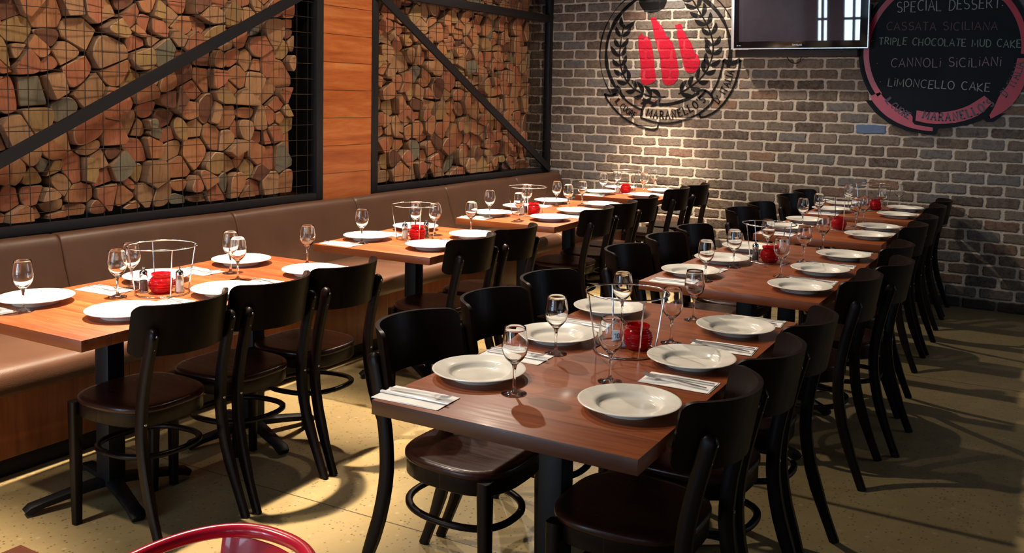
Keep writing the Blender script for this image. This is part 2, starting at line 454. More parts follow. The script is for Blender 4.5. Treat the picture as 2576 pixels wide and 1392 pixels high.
# logs: split pieces packed like a wall, each its own object
def clip(poly, nx, nz, c):
    out = []
    for i in range(len(poly)):
        a = poly[i]; b = poly[(i + 1) % len(poly)]
        da = a[0] * nx + a[1] * nz - c; db = b[0] * nx + b[1] * nz - c
        if da <= 0: out.append(a)
        if (da < 0 < db) or (db < 0 < da):
            k = da / (da - db); out.append((a[0] + (b[0] - a[0]) * k, a[1] + (b[1] - a[1]) * k))
    return out
def pack(y0, y1, z0, z1, n, rnd):
    pts = []
    for k in range(n):
        best = None
        for t_ in range(9):
            p = (rnd.uniform(y0, y1), rnd.uniform(z0, z1)); w = rnd.choice([rnd.uniform(.35, .8), rnd.uniform(.8, 1.3), rnd.uniform(1.2, 1.9)])
            d = min([hypot(p[0] - q[0], (p[1] - q[1]) * 1.3) / (q[2] + w) for q in pts] or [9])
            if best is None or d > best[0]: best = (d, (p[0], p[1], w))
        pts.append(best[1])
    cells = []
    for i, (py, pz, w) in enumerate(pts):
        R = .32
        poly = [(max(y0, py - R), max(z0, pz - R)), (min(y1, py + R), max(z0, pz - R)), (min(y1, py + R), min(z1, pz + R)), (max(y0, py - R), min(z1, pz + R))]
        for j, (qy, qz, v) in enumerate(pts):
            if i == j: continue
            dy, dz = qy - py, qz - pz; dd = dy * dy + dz * dz
            if dd > .6: continue
            kk = .5 + (w - v) * .0016 / dd
            c = (py + dy * kk) * dy + (pz + dz * kk) * dz
            poly = clip(poly, dy, dz, c)
            if len(poly) < 3: break
        jj = rnd.uniform(0, .035)
        poly = [(min(a, y1 - jj) if a > y1 - .04 else a, b) for a, b in poly]
        if len(poly) >= 3: cells.append(poly)
    return cells
def area_c(p):
    A = cx = cz = 0
    for i in range(len(p)):
        x0, y0 = p[i]; x1, y1 = p[(i + 1) % len(p)]; c = x0 * y1 - x1 * y0
        A += c; cx += (x0 + x1) * c; cz += (y0 + y1) * c
    A /= 2
    if abs(A) < 1e-9: return 0, p[0][0], p[0][1]
    return abs(A), cx / (6 * A), cz / (6 * A)
def inset(poly, d):
    A, cx, cz = area_c(poly); out = poly[:]
    n = len(poly)
    sgn = 1 if sum(poly[i][0] * poly[(i + 1) % n][1] - poly[(i + 1) % n][0] * poly[i][1] for i in range(n)) > 0 else -1
    for i in range(n):
        a, b = poly[i], poly[(i + 1) % n]
        ex, ez = b[0] - a[0], b[1] - a[1]; L = hypot(ex, ez)
        if L < 1e-6: continue
        nx, nz = ez / L * sgn, -ex / L * sgn
        out = clip(out, nx, nz, a[0] * nx + a[1] * nz - d)
        if len(out) < 3: return out
    return out
def shape_log(poly, rnd):
    """round one side like bark, keep the other corners split and sharp"""
    kind = rnd.choice(['half-round', 'half-round', 'wedge', 'squarish', 'squarish', 'rounded'])
    n = len(poly)
    # drop tiny edges
    q = []
    for p in poly:
        if not q or hypot(p[0] - q[-1][0], p[1] - q[-1][1]) > .018: q.append(p)
    if len(q) > 3 and hypot(q[0][0] - q[-1][0], q[0][1] - q[-1][1]) < .018: q.pop()
    poly = q; n = len(poly)
    if n < 3: return kind, poly
    s = rnd.randrange(n)
    soft = {'half-round': set((s + k) % n for k in range(max(2, (n + 1) // 2))), 'wedge': {s, (s + 1) % n}, 'squarish': set(), 'rounded': set(range(n))}[kind]
    out = []
    for i in range(n):
        a, b, c = poly[i - 1], poly[i], poly[(i + 1) % n]
        amt = .45 if i in soft else .05
        p0 = (b[0] + (a[0] - b[0]) * amt, b[1] + (a[1] - b[1]) * amt); p2 = (b[0] + (c[0] - b[0]) * amt, b[1] + (c[1] - b[1]) * amt)
        st = 5 if i in soft else 1
        for k in range(st + 1):
            u = k / st
            out.append(((1 - u) ** 2 * p0[0] + 2 * u * (1 - u) * b[0] + u * u * p2[0], (1 - u) ** 2 * p0[1] + 2 * u * (1 - u) * b[1] + u * u * p2[1]))
    return kind, out
def log_geo(mb, poly, xf, rnd, tilt, org):
    A, cy, cz = area_c(poly); n = len(poly)
    ty, tz = tilt
    def P(y, z, x, k=1.0):
        yy = cy + (y - cy) * k; zz = cz + (z - cz) * k
        return (x + (yy - cy) * ty + (zz - cz) * tz - org[0], yy - org[1], zz - org[2])
    wob = [rnd.uniform(-.0015, .0015) for _ in poly]
    v = [P(y, z, xf, .945) for (y, z) in poly] + [P(y, z, xf - .006 + w) for (y, z), w in zip(poly, wob)] + [P(y, z, xf - .24, .97) for (y, z) in poly]
    mb.add(v, [tuple(range(n))], 0)
    mb.add(v, [(i, (i + 1) % n, n + (i + 1) % n, n + i) for i in range(n)], 1)
    mb.add(v, [(n + i, n + (i + 1) % n, 2 * n + (i + 1) % n, 2 * n + i) for i in range(n)] + [tuple(2 * n + i for i in reversed(range(n)))], 2)
rnd = random.Random(5)
LOGS = []
def gather(cg, y0, y1, n, pier, word):
    cells = pack(y0, y1, ZB + .05, 2.62, n, rnd)
    for c in cells:
        A, cy, cz = area_c(c)
        if A < .0022: continue
        c2 = inset(c, .0008 + .009 * rnd.random() ** 2.2)
        if len(c2) < 3: continue
        kind, sh = shape_log(c2, rnd)
        if len(sh) < 3: continue
        A2, _, _ = area_c(sh)
        tone = rnd.choices(list(TONES), [30, 28, 20, 8, 5, 9])[0]
        LOGS.append(dict(cell=sh, A=A2, cy=cy, cz=cz, kind=kind, tone=tone, cage=word, pier=abs(cy - pier)))
gather(cg1, -5.95, -3.265, 350, -3.2, 'long')
gather(cg2, -2.555, -.27, 350, -2.55, 'brick-end')
CAMX, CAMY, CAMZ = 4.311640513796224, -7.767515706413416, 1.5413961659924307
def view_size(L):
    dx, dy = 0 - CAMX, L['cy'] - CAMY
    fwd = dx * -sin(.54786) + dy * cos(.54786)
    side = dx * cos(.54786) + dy * sin(.54786)
    u = 1288 + 2348 * side / fwd; v = 418 - 2348 * (L['cz'] - CAMZ + .075 * fwd) / fwd
    infr = -30 < u < 2600 and v > -25
    return L['A'] * CAMX / hypot(dx, dy) / fwd ** 2 if infr else -1
for L in LOGS: L['s'] = view_size(L)
LOGS.sort(key=lambda L: -L['s'])
solo = [L for L in LOGS if L['s'] > 0][:300]
rest = [L for L in LOGS if L not in solo]
rows = {}
for L in solo:
    L['row'] = int((L['cz'] - ZB) / .125); rows.setdefault((L['cage'], L['row']), []).append(L)
ORD = ['first', 'second', 'third', 'fourth', 'fifth', 'sixth', 'seventh', 'eighth', 'ninth', 'tenth', 'eleventh', 'twelfth', 'thirteenth', 'fourteenth', 'fifteenth',
       'sixteenth', 'seventeenth', 'eighteenth', 'nineteenth', 'twentieth'] + ['%dth' % k for k in range(21, 60)]
for (cgname, rw), Ls in rows.items():
    Ls.sort(key=lambda L: L['pier'])
    for k, L in enumerate(Ls): L['k'] = k
for L in solo:
    mb = MB(); xf = -.068 - rnd.uniform(0, .072)
    org = (xf, L['cy'], L['cz'])
    log_geo(mb, L['cell'], xf, rnd, (rnd.uniform(-.12, .12), rnd.uniform(-.10, .14)), org)
    o = mb.build('firewood_log', [M['log_' + L['tone']], M['log_rim'] if L['kind'] in ('half-round', 'rounded') else M['log_side'], M['log_side']], None, 40)
    o.location = org
    tag(o, '%s %s firewood log, %s from timber pier in row %s up the %s cage' % (L['tone'], L['kind'], ORD[L['k']], ORD[L['row']].replace('first', 'one'), L['cage']), 'log', 'firewood logs stacked in the steel cages')
tn = list(TONES)
mb = MB()
for L in rest:
    xf = -.068 - rnd.uniform(0, .072); b = len(mb.m)
    log_geo(mb, L['cell'], xf, rnd, (rnd.uniform(-.12, .12), rnd.uniform(-.10, .14)), (-.1, -2, ZB))
    for i in range(b, len(mb.m)):
        if mb.m[i] == 0: mb.m[i] = 2 + tn.index(L['tone'])
        elif mb.m[i] == 2: mb.m[i] = 0
o = mb.build('firewood_logs', [M['log_side'], M['log_rim']] + [M['log_' + k] for k in tn], None, 40)
o.location = (-.1, -2, ZB)
tag(o, 'remaining smaller split firewood logs packed between the others in both steel cages', 'firewood', kind='stuff')

# ------------------------------------------------------------------ banquette
bq = thing('banquette', 'long brown leather banquette with timber front running under the firewood cages', 'bench', (0.02, -4, 0))
def sweep_y(mb, prof, y0, y1, bulge=.0, r=.014, n=None):
    """profile (x,z) swept along y with softly rounded ends"""
    cx = sum(p[0] for p in prof) / len(prof); cz = sum(p[1] for p in prof) / len(prof)
    L = y1 - y0; secs = [(0, -.012), (.003, -.006), (.010, -.001), (.022, 0), (L / 2, bulge), (L - .022, 0), (L - .010, -.001), (L - .003, -.006), (L, -.012)]
    vs = []; m = len(prof)
    for (d, g) in secs:
        for (x, z) in prof:
            ex, ez = x - cx, z - cz; q = hypot(ex, ez)
            vs.append((x + ex / q * g, y0 + d, z + ez / q * g))
    fs = [tuple(range(m)), tuple(reversed([(len(secs) - 1) * m + k for k in range(m)]))]
    for i in range(len(secs) - 1):
        for k in range(m):
            fs.append((i * m + k, i * m + (k + 1) % m, (i + 1) * m + (k + 1) % m, (i + 1) * m + k))
    mb.add(vs, fs)
    return mb
backp = [(.012, .40), (.012, .80), (.020, .818), (.036, .827), (.085, .829), (.105, .822), (.118, .806), (.128, .78), (.165, .66), (.205, .54), (.23, .47), (.235, .40)]
backp = [(x - .02, z) for x, z in backp]
seatp = [(.19, .345), (.19, .455), (.30, .464), (.76, .464), (.805, .458), (.828, .442), (.836, .42), (.836, .375), (.828, .352), (.81, .345)]
seatp = [(x - .008, z) for x, z in seatp]
ys = [-7.35, -6.17, -5.08, -3.99, -2.93, -1.868, -.80, -.003]
for a, b in zip(ys[:-1], ys[1:]):
    sweep_y(MB(), backp, a + .001 + 4, b - .001 + 4, .004).build('back_cushion', M['leather'], bq, 50)
ys = [-7.35, -5.0, -3.17, -1.3, -.003]
for a, b in zip(ys[:-1], ys[1:]):
    sweep_y(MB(), seatp, a + .001 + 4, b - .001 + 4, .003).build('seat_cushion', M['leather'], bq, 50)
MB().box(.0, .775, -3.35, 3.997, .085, .344, .002).build('timber_base', M['bench_wood'], bq)
MB().box(.0, .735, -3.35, 3.997, 0, .085).build('kickboard', M['black_metal'], bq)

# ------------------------------------------------------------------ dining chairs
def make_chair():
    t = thing('dining_chair', 'x', 'chair')
    # seat outline
    n = 44; out = []
    for k in range(n):
        a = 2 * pi * k / n
        cx, sy = cos(a), sin(a)
        e = 2.9
        x = abs(cx) ** (2 / e) * (1 if cx >= 0 else -1); y = abs(sy) ** (2 / e) * (1 if sy >= 0 else -1)
        out.append((x * (.189 + .010 * y), y * (.190 if y > 0 else .196)))
    m = MB(); v = []; rings = [(.0, .470 - .003), (.55, .470 - .003), (.90, .4705), (.975, .4690), (1.0, .463), (1.0, .452), (.985, .447)]
    for (k, z) in rings:
        for (x, y) in out: v.append((x * max(k, .001), y * max(k, .001), z))
    f = [(i * n + j, i * n + (j + 1) % n, (i + 1) * n + (j + 1) % n, (i + 1) * n + j) for i in range(len(rings) - 1) for j in range(n)]
    f += [tuple(reversed(range(n))), tuple((len(rings) - 1) * n + j for j in range(n))]
    m.add(v, f); m.build('seat', M['chair_seat'], t, 60)
    m = MB(); v = []
    for (k, z) in [(.975, .447), (.975, .402), (.96, .399), (.88, .399), (.88, .447)]:
        for (x, y) in out: v.append((x * k, y * k, z))
    f = [(i * n + j, i * n + (j + 1) % n, ((i + 1) % 5) * n + (j + 1) % n, ((i + 1) % 5) * n + j) for i in range(5) for j in range(n)]
    m.add(v, f); m.build('seat_apron', M['chair'], t, 50)
    # rear legs rise past the seat to carry the back
    for s in (-1, 1):
        path = [(.184, -.315, .0), (.181, -.268, .12), (.176, -.226, .25), (.173, -.205, .36), (.171, -.202, .44), (.170, -.210, .53), (.169, -.230, .63), (.168, -.252, .72), (.168, -.260, .752)]
        pts = []
        for i in range(len(path) - 1):
            for u in (0, .5): 
                a, b = Vector(path[i]), Vector(path[i + 1])
                p_ = Vector(path[max(i - 1, 0)]); n_ = Vector(path[min(i + 2, len(path) - 1)])
                q = 0.5 * ((2 * a) + (b - p_) * u + (2 * p_ - 5 * a + 4 * b - n_) * u * u + (3 * a - p_ - 3 * b + n_) * u ** 3)
                pts.append(q)
        pts.append(Vector(path[-1]))
        pts = [(s * p.x, p.y, p.z) for p in pts]
        L = len(pts)
        rad = [1.0 if 1 < i < L - 1 else (.92 if i < 2 else .75) for i in range(L)]
        rad = [r * (1.0 if i > 2 else .85) for i, r in enumerate(rad)]
        pts.append((pts[-1][0], pts[-1][1] - .002, pts[-1][2] + .006)); rad.append(.4)
        lg = MB().tube(pts, rad, sect=[(a, b) for a, b in RRECT(.0145, .0205, .35)], up=(1, 0, 0)).build('leg', M['chair'], t, 50)
        for (y, z, r_) in [(-.256 - .0205, .735, .0042), (-.243 - .0205, .690, .0042), (-.2225, .432, .0052)]:
            xx = .168 if z > .5 else .171
            MB().lathe([(0, .0025), (r_ * .78, .002), (r_, 0), (0, 0)], 10, M=Matrix.Translation((s * xx, y, z)) @ Matrix.Rotation(radians(90), 4, 'X')).build('screw', M['screw'], lg)
        MB().tube([(s * .168, .146, .448), (s * .168, .146, .40), (s * .166, .148, .2), (s * .164, .150, 0)], [1, 1, .86, .72], sect=RRECT(.0195, .0195, .3), up=(1, 0, 0)).build('leg', M['chair'], t, 50)
    # bent hoop stretcher inside the legs
    hp = []
    for k in range(48):
        a = 2 * pi * k / 48
        cx, sy = cos(a), sin(a)
        x = abs(cx) ** (2 / 2.4) * (1 if cx >= 0 else -1) * .152; y = abs(sy) ** (2 / 2.4) * (1 if sy >= 0 else -1) * .172
        hp.append((x, y - .028, .285 - .01 * sin(a)))
    MB().tube(hp, 1, closed=True, sect=RRECT(.009, .011, .5), up=(0, 0, 1)).build('hoop_stretcher', M['chair'], t, 60)
    # curved plywood back
    nx, nz = 32, 9; W = .198
    def P(u, w, side):   # u -1..1 , w 0..1
        rr = .28 # corner rounding in w
        x = W * u
        y0 = -.300 + .122 * abs(u) ** 2.2
        z = .660 + .174 * w
        lean = -.030 * w
        y = y0 + lean + .012
        # normal approx
        dydx = .122 * 2.2 * abs(u) ** 1.2 * (1 if u > 0 else -1) / W
        nl = hypot(1, dydx); nxn, nyn = -dydx / nl, 1 / nl
        th = .0065 * side
        x *= (1.10 - .10 * u * u)
        return (x + nxn * th, y + nyn * th, z)
    vs = []; grid = {}
    us = [sin(pi / 2 * (-1 + 2 * i / nx)) for i in range(nx + 1)]
    def zlim(u):
        e = max(0, abs(u) - .87) / .13
        return (1 - sqrt(max(0, 1 - e * e))) * .15
    for side in (-1, 1):
        for i, u in enumerate(us):
            zl = zlim(u)
            for j in range(nz + 1):
                w = zl + (1 - 2 * zl) * j / nz
                grid[(side, i, j)] = len(vs); vs.append(P(u, w, side))
    fs = []
    for i in range(nx):
        for j in range(nz):
            fs.append([grid[(1, a, b)] for a, b in ((i, j), (i + 1, j), (i + 1, j + 1), (i, j + 1))])
            fs.append([grid[(-1, a, b)] for a, b in ((i, j), (i, j + 1), (i + 1, j + 1), (i + 1, j))])
        for j in (0, nz):
            fs.append([grid[(1, i, j)], grid[(-1, i, j)], grid[(-1, i + 1, j)], grid[(1, i + 1, j)]])
    for j in range(nz):
        for i in (0, nx):
            fs.append([grid[(1, i, j)], grid[(1, i, j + 1)], grid[(-1, i, j + 1)], grid[(-1, i, j)]])
    MB().add(vs, fs).build('backrest', M['chair'], t, 40)
    return t
# ------------------------------------------------------------------ table furniture
def pedestal(mb_parent, x, y, rz=0):
    """column with cross foot, local to the table"""
    MB().box(x - .038, x + .038, y - .038, y + .038, .045, .700, .008).build('column', M['black_metal'], mb_parent)
    MB().box(x - .17, x + .17, y - .17, y + .17, .700, .7095, .003).build('mounting_plate', M['black_metal'], mb_parent)
    for k in range(4):
        a = radians(45 + rz) + k * pi / 2
        d = Vector((cos(a), sin(a), 0)); c = Vector((x, y, 0))
        pts = [c + d * r + Vector((0, 0, z)) for r, z in ((0, .062), (.07, .058), (.16, .046), (.24, .034), (.28, .026), (.298, .014))]
        MB().tube(pts, [1.1, 1.05, .95, .9, 1.0, .85], sect=RRECT(.0155, .026, .35), up=(0, 0, 1)).build('foot', M['black_metal'], mb_parent)
def make_table(L, W, cols, label, loc, rz, group, PX=0.0):
    t = thing('dining_table', label, 'table', loc, rz, group)
    MB().box(-W / 2, W / 2, -L / 2, L / 2, .712, .75, .0012).build('tabletop', M['table'], t)
    for cy in cols: pedestal(t, PX, *(cy if isinstance(cy, tuple) else (cy,)))
    return t
def make_plate():
    prof = [(0, .0045), (.066, .0045), (.074, .0052), (.0795, .0085), (.0835, .0145), (.0875, .0180), (.094, .0197), (.112, .0228), (.1265, .0262), (.1300, .0268), (.1320, .0258), (.1318, .0240), (.124, .0212), (.095, .0155), (.084, .0085), (.079, .0), (.073, .0), (.071, .0022), (0, .0022)]
    return MB().lathe(prof, 56).mesh('plate', M['china'], 50)
def glass_mesh():
    m = MB()
    outer = [(0, 0), (.0325, 0), (.0342, .0012), (.0340, .0022), (.024, .0045), (.011, .0085), (.0056, .013), (.0042, .022), (.0037, .045), (.0044, .066), (.0072, .078), (.0145, .0865), (.0245, .0965), (.0318, .109), (.0353, .124), (.0354, .138), (.0330, .156), (.0300, .172), (.0288, .181)]
    inner = [(.0279, .1815), (.0289, .172), (.0317, .156), (.0340, .138), (.0338, .1245), (.0300, .1105), (.0224, .0995), (.0125, .0910), (.0045, .0878), (0, .0872)]
    return m.lathe(outer + inner, 40).mesh('wine_glass', M['glass'], 60)
def candle_parts(t):
    prof = [(0, 0), (.028, 0), (.034, .003), (.041, .014), (.0455, .028), (.0465, .040), (.0440, .052), (.0385, .060), (.0335, .064), (.0335, .067), (.0375, .071), (.0375, .078), (.0345, .079), (.0338, .071), (.031, .066), (.040, .052), (.0425, .040), (.0415, .028), (.037, .014), (.030, .006), (0, .006)]
    def rf(r, z, a):
        if .008 < z < .060 and r > .0345: return r + .0013 * sin(z * 2 * pi / .0075)
        return r
    p2 = []
    for i in range(len(prof) - 1):
        (r0, z0), (r1, z1) = prof[i], prof[i + 1]
        st = max(1, int(hypot(r1 - r0, z1 - z0) / .0018)) if i < 9 else 1
        for k in range(st): p2.append((r0 + (r1 - r0) * k / st, z0 + (z1 - z0) * k / st))
    p2.append(prof[-1])
    MB().lathe(p2, 36, rfun=rf).build('glass_jar', M['red_glass'], t, 60)
    MB().lathe([(0, .0065), (.0185, .0065), (.0190, .022), (.0175, .024), (0, .023)], 20).build('tealight', M['wax'], t)
def make_candle():
    t = thing('candle_holder', 'x', 'candle'); candle_parts(t); return t
def make_stand():
    t = thing('pizza_stand', 'x', 'stand')
    def ring(R, z, r, nm):
        MB().tube([(R * cos(2 * pi * k / 56), R * sin(2 * pi * k / 56), z) for k in range(56)], r, 8, True).build(nm, M['chrome'], t, 60)
    ring(.129, .188, .0028, 'top_ring'); ring(.100, .0031, .0031, 'base_ring')
    for k in range(4):
        a = radians(20) + k * pi / 2
        MB().tube([(.100 * cos(a), .100 * sin(a), .004), (.129 * cos(a), .129 * sin(a), .188)], .0024, 8).build('upright_wire', M['chrome'], t)
    return t
def make_shaker(fill):
    t = thing('shaker', 'x', 'shaker')
    MB().lathe([(0, .0), (.0165, .0), (.0185, .002), (.0170, .02), (.0158, .05), (.0145, .068), (.0130, .074), (.0120, .070), (.0145, .05), (.0155, .02), (.0160, .006), (0, .005)], 24).build('glass_body', M['glass'], t, 50)
    MB().lathe([(0, .0055), (.0150, .0065), (.0146, .02), (.0136, .048), (0, .049)], 20).build('filling', M[fill], t, 50)
    MB().lathe([(.0150, .070), (.0152, .080), (.0120, .086), (.0055, .089), (.0040, .094), (.0052, .098), (.0035, .102), (0, .103)], 20).build('lid', M['chrome'], t, 50)
    return t
def napkin_mesh():
    m = MB(); rn = random.Random(3)
    # three folded layers with softly waved sheet, 20 x 11 cm, long side along x
    for li, (ox, oy, a) in enumerate([(0, 0, 0), (.003, .002, .9)]):
        nx, ny = 14, 6; v = []; z0 = .0003 + li * .0013
        for s in (0, 1):
            for i in range(nx + 1):
                for j in range(ny + 1):
                    x = -.1 + .2 * i / nx; y = -.055 + .11 * j / ny
                    z = z0 + s * .0008 + .0008 * (sin(x * 38 + a) + sin(y * 60 + a * 2)) * (.15 + li * .5) + .0005 * li
                    v.append((x + ox, y + oy, max(z, .0004 * (li + 1) + s * .001)))
        K = (nx + 1) * (ny + 1); g = lambda s, i, j: s * K + i * (ny + 1) + j
        f = []
        for i in range(nx):
            for j in range(ny):
                f.append((g(1, i, j), g(1, i + 1, j), g(1, i + 1, j + 1), g(1, i, j + 1))); f.append((g(0, i, j), g(0, i, j + 1), g(0, i + 1, j + 1), g(0, i + 1, j)))
        for i in range(nx):
            for j in (0, ny): f.append((g(0, i, j), g(0, i + 1, j), g(1, i + 1, j), g(1, i, j)))
        for j in range(ny):
            for i in (0, nx): f.append((g(0, i, j), g(0, i, j + 1), g(1, i, j + 1), g(1, i, j)))
        m.add(v, f)
    return m.mesh('napkin', M['napkin'], 40)
def fork_mesh():
    m = MB()
    # handle to neck: head towards +x
    pts = [(-.095, 0, .0035), (-.06, 0, .0045), (-.01, 0, .0062), (.03, 0, .0080), (.048, 0, .0060)]
    secs = [(.0035, .0012), (.0062, .0011), (.0038, .0014), (.0026, .0016), (.0060, .0012)]
    def strip(pts, ws):
        v = []
        for (x, y, z), (w, h) in zip(pts, ws):
            v += [(x, y - w, z - h), (x, y + w, z - h), (x, y + w, z + h), (x, y - w, z + h)]
        f = [(0, 3, 2, 1), tuple(4 * (len(pts) - 1) + k for k in (0, 1, 2, 3))]
        for i in range(len(pts) - 1):
            for k in range(4): f.append((4 * i + k, 4 * i + (k + 1) % 4, 4 * i + 4 + (k + 1) % 4, 4 * i + 4 + k))
        m.add(v, f)
    strip(pts, secs)
    strip([(.048, 0, .0060), (.054, 0, .0045), (.062, 0, .0040)], [(.006, .0012), (.0115, .0011), (.0120, .0010)])
    for k in range(4):
        y = -.0102 + k * .0068
        strip([(.060, y, .0040), (.075, y, .0052), (.090, y * .95, .0088), (.098, y * .9, .0120)], [(.0021, .001), (.0018, .0009), (.0014, .0008), (.0006, .0005)])
    return m.mesh('fork', M['steel'], 40)
def knife_mesh():
    m = MB()
    out = [(-.105, -.0045), (-.105, .0045), (-.02, .0038), (.0, .0040), (.012, .0062), (.075, .0080), (.095, .0070), (.106, .0015), (.104, -.0025), (.02, -.0042), (.0, -.0030)]
    n = len(out)
    v = [(x, y, .0030 - (.0018 if x < .005 else .0007)) for x, y in out] + [(x, y, .0030 + (.0022 if x < .005 else .0009)) for x, y in out]
    tri = tessellate_polygon([[Vector((a, b, 0)) for a, b in out]])
    m.add(v, [tuple(t) for t in tri] + [tuple(n + i for i in reversed(t)) for t in tri] + [(i, (i + 1) % n, n + (i + 1) % n, n + i) for i in range(n)])
    return m.mesh('knife', M['steel'], 40)

# tables: (key, words, centre x, y front, y back, width, rz, columns)
TABLES = [
 ('L1', 'fourth', 'banquette', 1.276, -6.03, -4.56, .745, 2.2, (-.325, .42)),
 ('L2', 'third', 'banquette', 1.258, -4.165, -3.24, .73, 2.8, (0,)),
 ('L3', 'second', 'banquette', 1.222, -2.85, -1.42, .705, 2.8, (-.345, .345)),
 ('L4', 'first', 'banquette', 1.150, -1.06, -.13, .69, 3.0, (0,)),
 ('R1', 'fourth', 'freestanding', 3.130, -5.925, -4.425, .738, 1.6, (-.345, .345)),
 ('R2', 'third', 'freestanding', 3.075, -4.045, -2.60, .765, .6, (-.345, .345)),
 ('R3', 'second', 'freestanding', 3.02, -2.295, -1.36, .72, 1.0, (0,)),
 ('R4', 'first', 'freestanding', 3.0, -1.08, -.15, .715, 1.0, (0,)),
]
HINT = {('L1'): 'square-edged orange timber table in front of the banquette, fourth from the brick wall', 'L2': 'short orange timber table in front of the banquette, third from the brick wall',
 'L3': 'long orange timber table in front of the banquette, second from the brick wall', 'L4': 'short orange timber table by the banquette, closest to the brick wall',
 'R1': 'reddish-brown freestanding timber table with the number 10 card, fourth from the brick wall', 'R2': 'long reddish-brown freestanding timber table, third from the brick wall',
 'R3': 'short brown freestanding timber table, second from the brick wall', 'R4': 'short brown freestanding timber table closest to the brick wall'}
CH = {  # key: (side facing, [(x, y, extra deg)])
 ('L1', 'R'): [(1.497, -5.657, 0), (1.497, -5.245, 0), (1.490, -4.830, 0)],
 ('L2', 'R'): [(1.490, -3.885, 0), (1.480, -3.44, -1)],
 ('L3', 'R'): [(1.440, -2.375, 1), (1.425, -1.965, 0), (1.41, -1.555, 0)],
 ('L4', 'R'): [(1.335, -.73, 1), (1.345, -.29, -2)],
 ('R1', 'L'): [(2.775, -5.44, 0), (2.78, -4.99, 1), (2.765, -4.56, 0)],
 ('R2', 'L'): [(2.728, -3.73, 0), (2.73, -3.25, 1), (2.73, -2.83, 0)],
 ('R3', 'L'): [(2.665, -1.81, 0), (2.68, -1.39, 0)],
 ('R4', 'L'): [(2.69, -.68, 0), (2.69, -.235, 0)],
 ('R1', 'R'): [(3.347, -5.535, 0), (3.345, -5.095, -2), (3.338, -4.65, 0)],
 ('R2', 'R'): [(3.325, -3.77, 0), (3.38, -3.31, -1), (3.30, -2.77, 0)],
 ('R3', 'R'): [(3.25, -1.89, 0), (3.25, -1.44, 0)],
 ('R4', 'R'): [(3.215, -.72, 0), (3.20, -.245, 0)],
}

DBG = 0
def clear_columns(k, cx, cy, rz, cols, px):
    """slide each pedestal a little along its table until its feet miss the chair legs"""
    legs = []
    for (kk, side), lst in CH.items():
        if kk != k: continue
        for (x, y, e) in lst:
            a = radians((90 if side == 'R' else -90) + e + (2 if k[0] == 'L' else 1))
            for lx in (-.164, .164): legs.append((x + cos(a) * lx - sin(a) * .15, y + sin(a) * lx + cos(a) * .15))
    out = []; c, s_ = cos(rz), sin(rz)
    for c0 in cols:
        best = None
        for st in range(-11, 12):
            for da in (0, 5, -5, 10, -10, 15, -15, 20, -20, 25, -25):
                yy = c0 + st * .01; X = cx + c * px - s_ * yy; Y = cy + s_ * px + c * yy; dmin = 9
                for q in range(4):
                    a = rz + radians(45 + da) + q * pi / 2; dx, dy = cos(a), sin(a)
                    for (lx, ly) in legs:
                        t_ = max(0, min(.28, (lx - X) * dx + (ly - Y) * dy)); dmin = min(dmin, hypot(lx - X - dx * t_, ly - Y - dy * t_))
                sc = abs(st) * .05 + abs(da) * .001 + max(0, .0445 - dmin) * 90
                if best is None or sc < best[0]: best = (sc, yy, da)
        out.append((best[1], best[2]))
        if DBG: print('COL', k, c0, best)
    return out
for (k, o_, row, cx, yf, yb, w, rz, cols) in TABLES:
    px_ = (-.065 if k == 'L4' else -.045) if k[0] == 'L' else (-.03 if k == 'R1' else -.01)
    cols = clear_columns(k, cx, (yf + yb) / 2, radians(rz), cols, px_)
    make_table(yb - yf, w, cols, HINT[k], (cx, (yf + yb) / 2, 0), radians(rz), 'timber dining tables', px_)
# corner of another table at the bottom of the view
make_table(1.4, .745, (-.32, .32), 'reddish timber table beside the red metal armchair, only its corner in view', (2.79 + .3725, -6.868 - .7, 0), radians(.5), 'timber dining tables')

SEAT = {3: ['camera-end', 'middle', 'brick-end'], 2: ['camera-end', 'brick-end']}
ROWN = {'L': 'banquette', 'R': 'freestanding'}
ORDT = {'1': 'fourth', '2': 'third', '3': 'second', '4': 'first'}
def place(k, side, i, n):
    sd = ('banquette-side' if side == 'L' else ('chair-side' if k[0] == 'L' else 'open-floor-side'))
    return '%s %s place, %s %s table from bricks' % (sd, SEAT[n][i], ORDT[k[1]], ROWN[k[0]])

chair0 = make_chair(); chair_used = False
def put_chair(x, y, deg, label, group):
    global chair_used
    if not chair_used:
        chair0.location = (x, y, 0); chair0.rotation_euler = (0, 0, radians(deg)); chair0['label'] = label; chair0['group'] = group; chair_used = True
    else:
        c = copy_thing(chair0, (x, y, 0), radians(deg), label, group)
for (k, side), lst in CH.items():
    n = len(lst)
    for i, (x, y, e) in enumerate(lst):
        deg = (90 if side == 'R' else -90) + e + (2 if k[0] == 'L' else 1)
        put_chair(x, y, deg, 'dark bentwood cafe chair, ' + place(k, side, i, n), 'dark bentwood chairs at the dining tables')

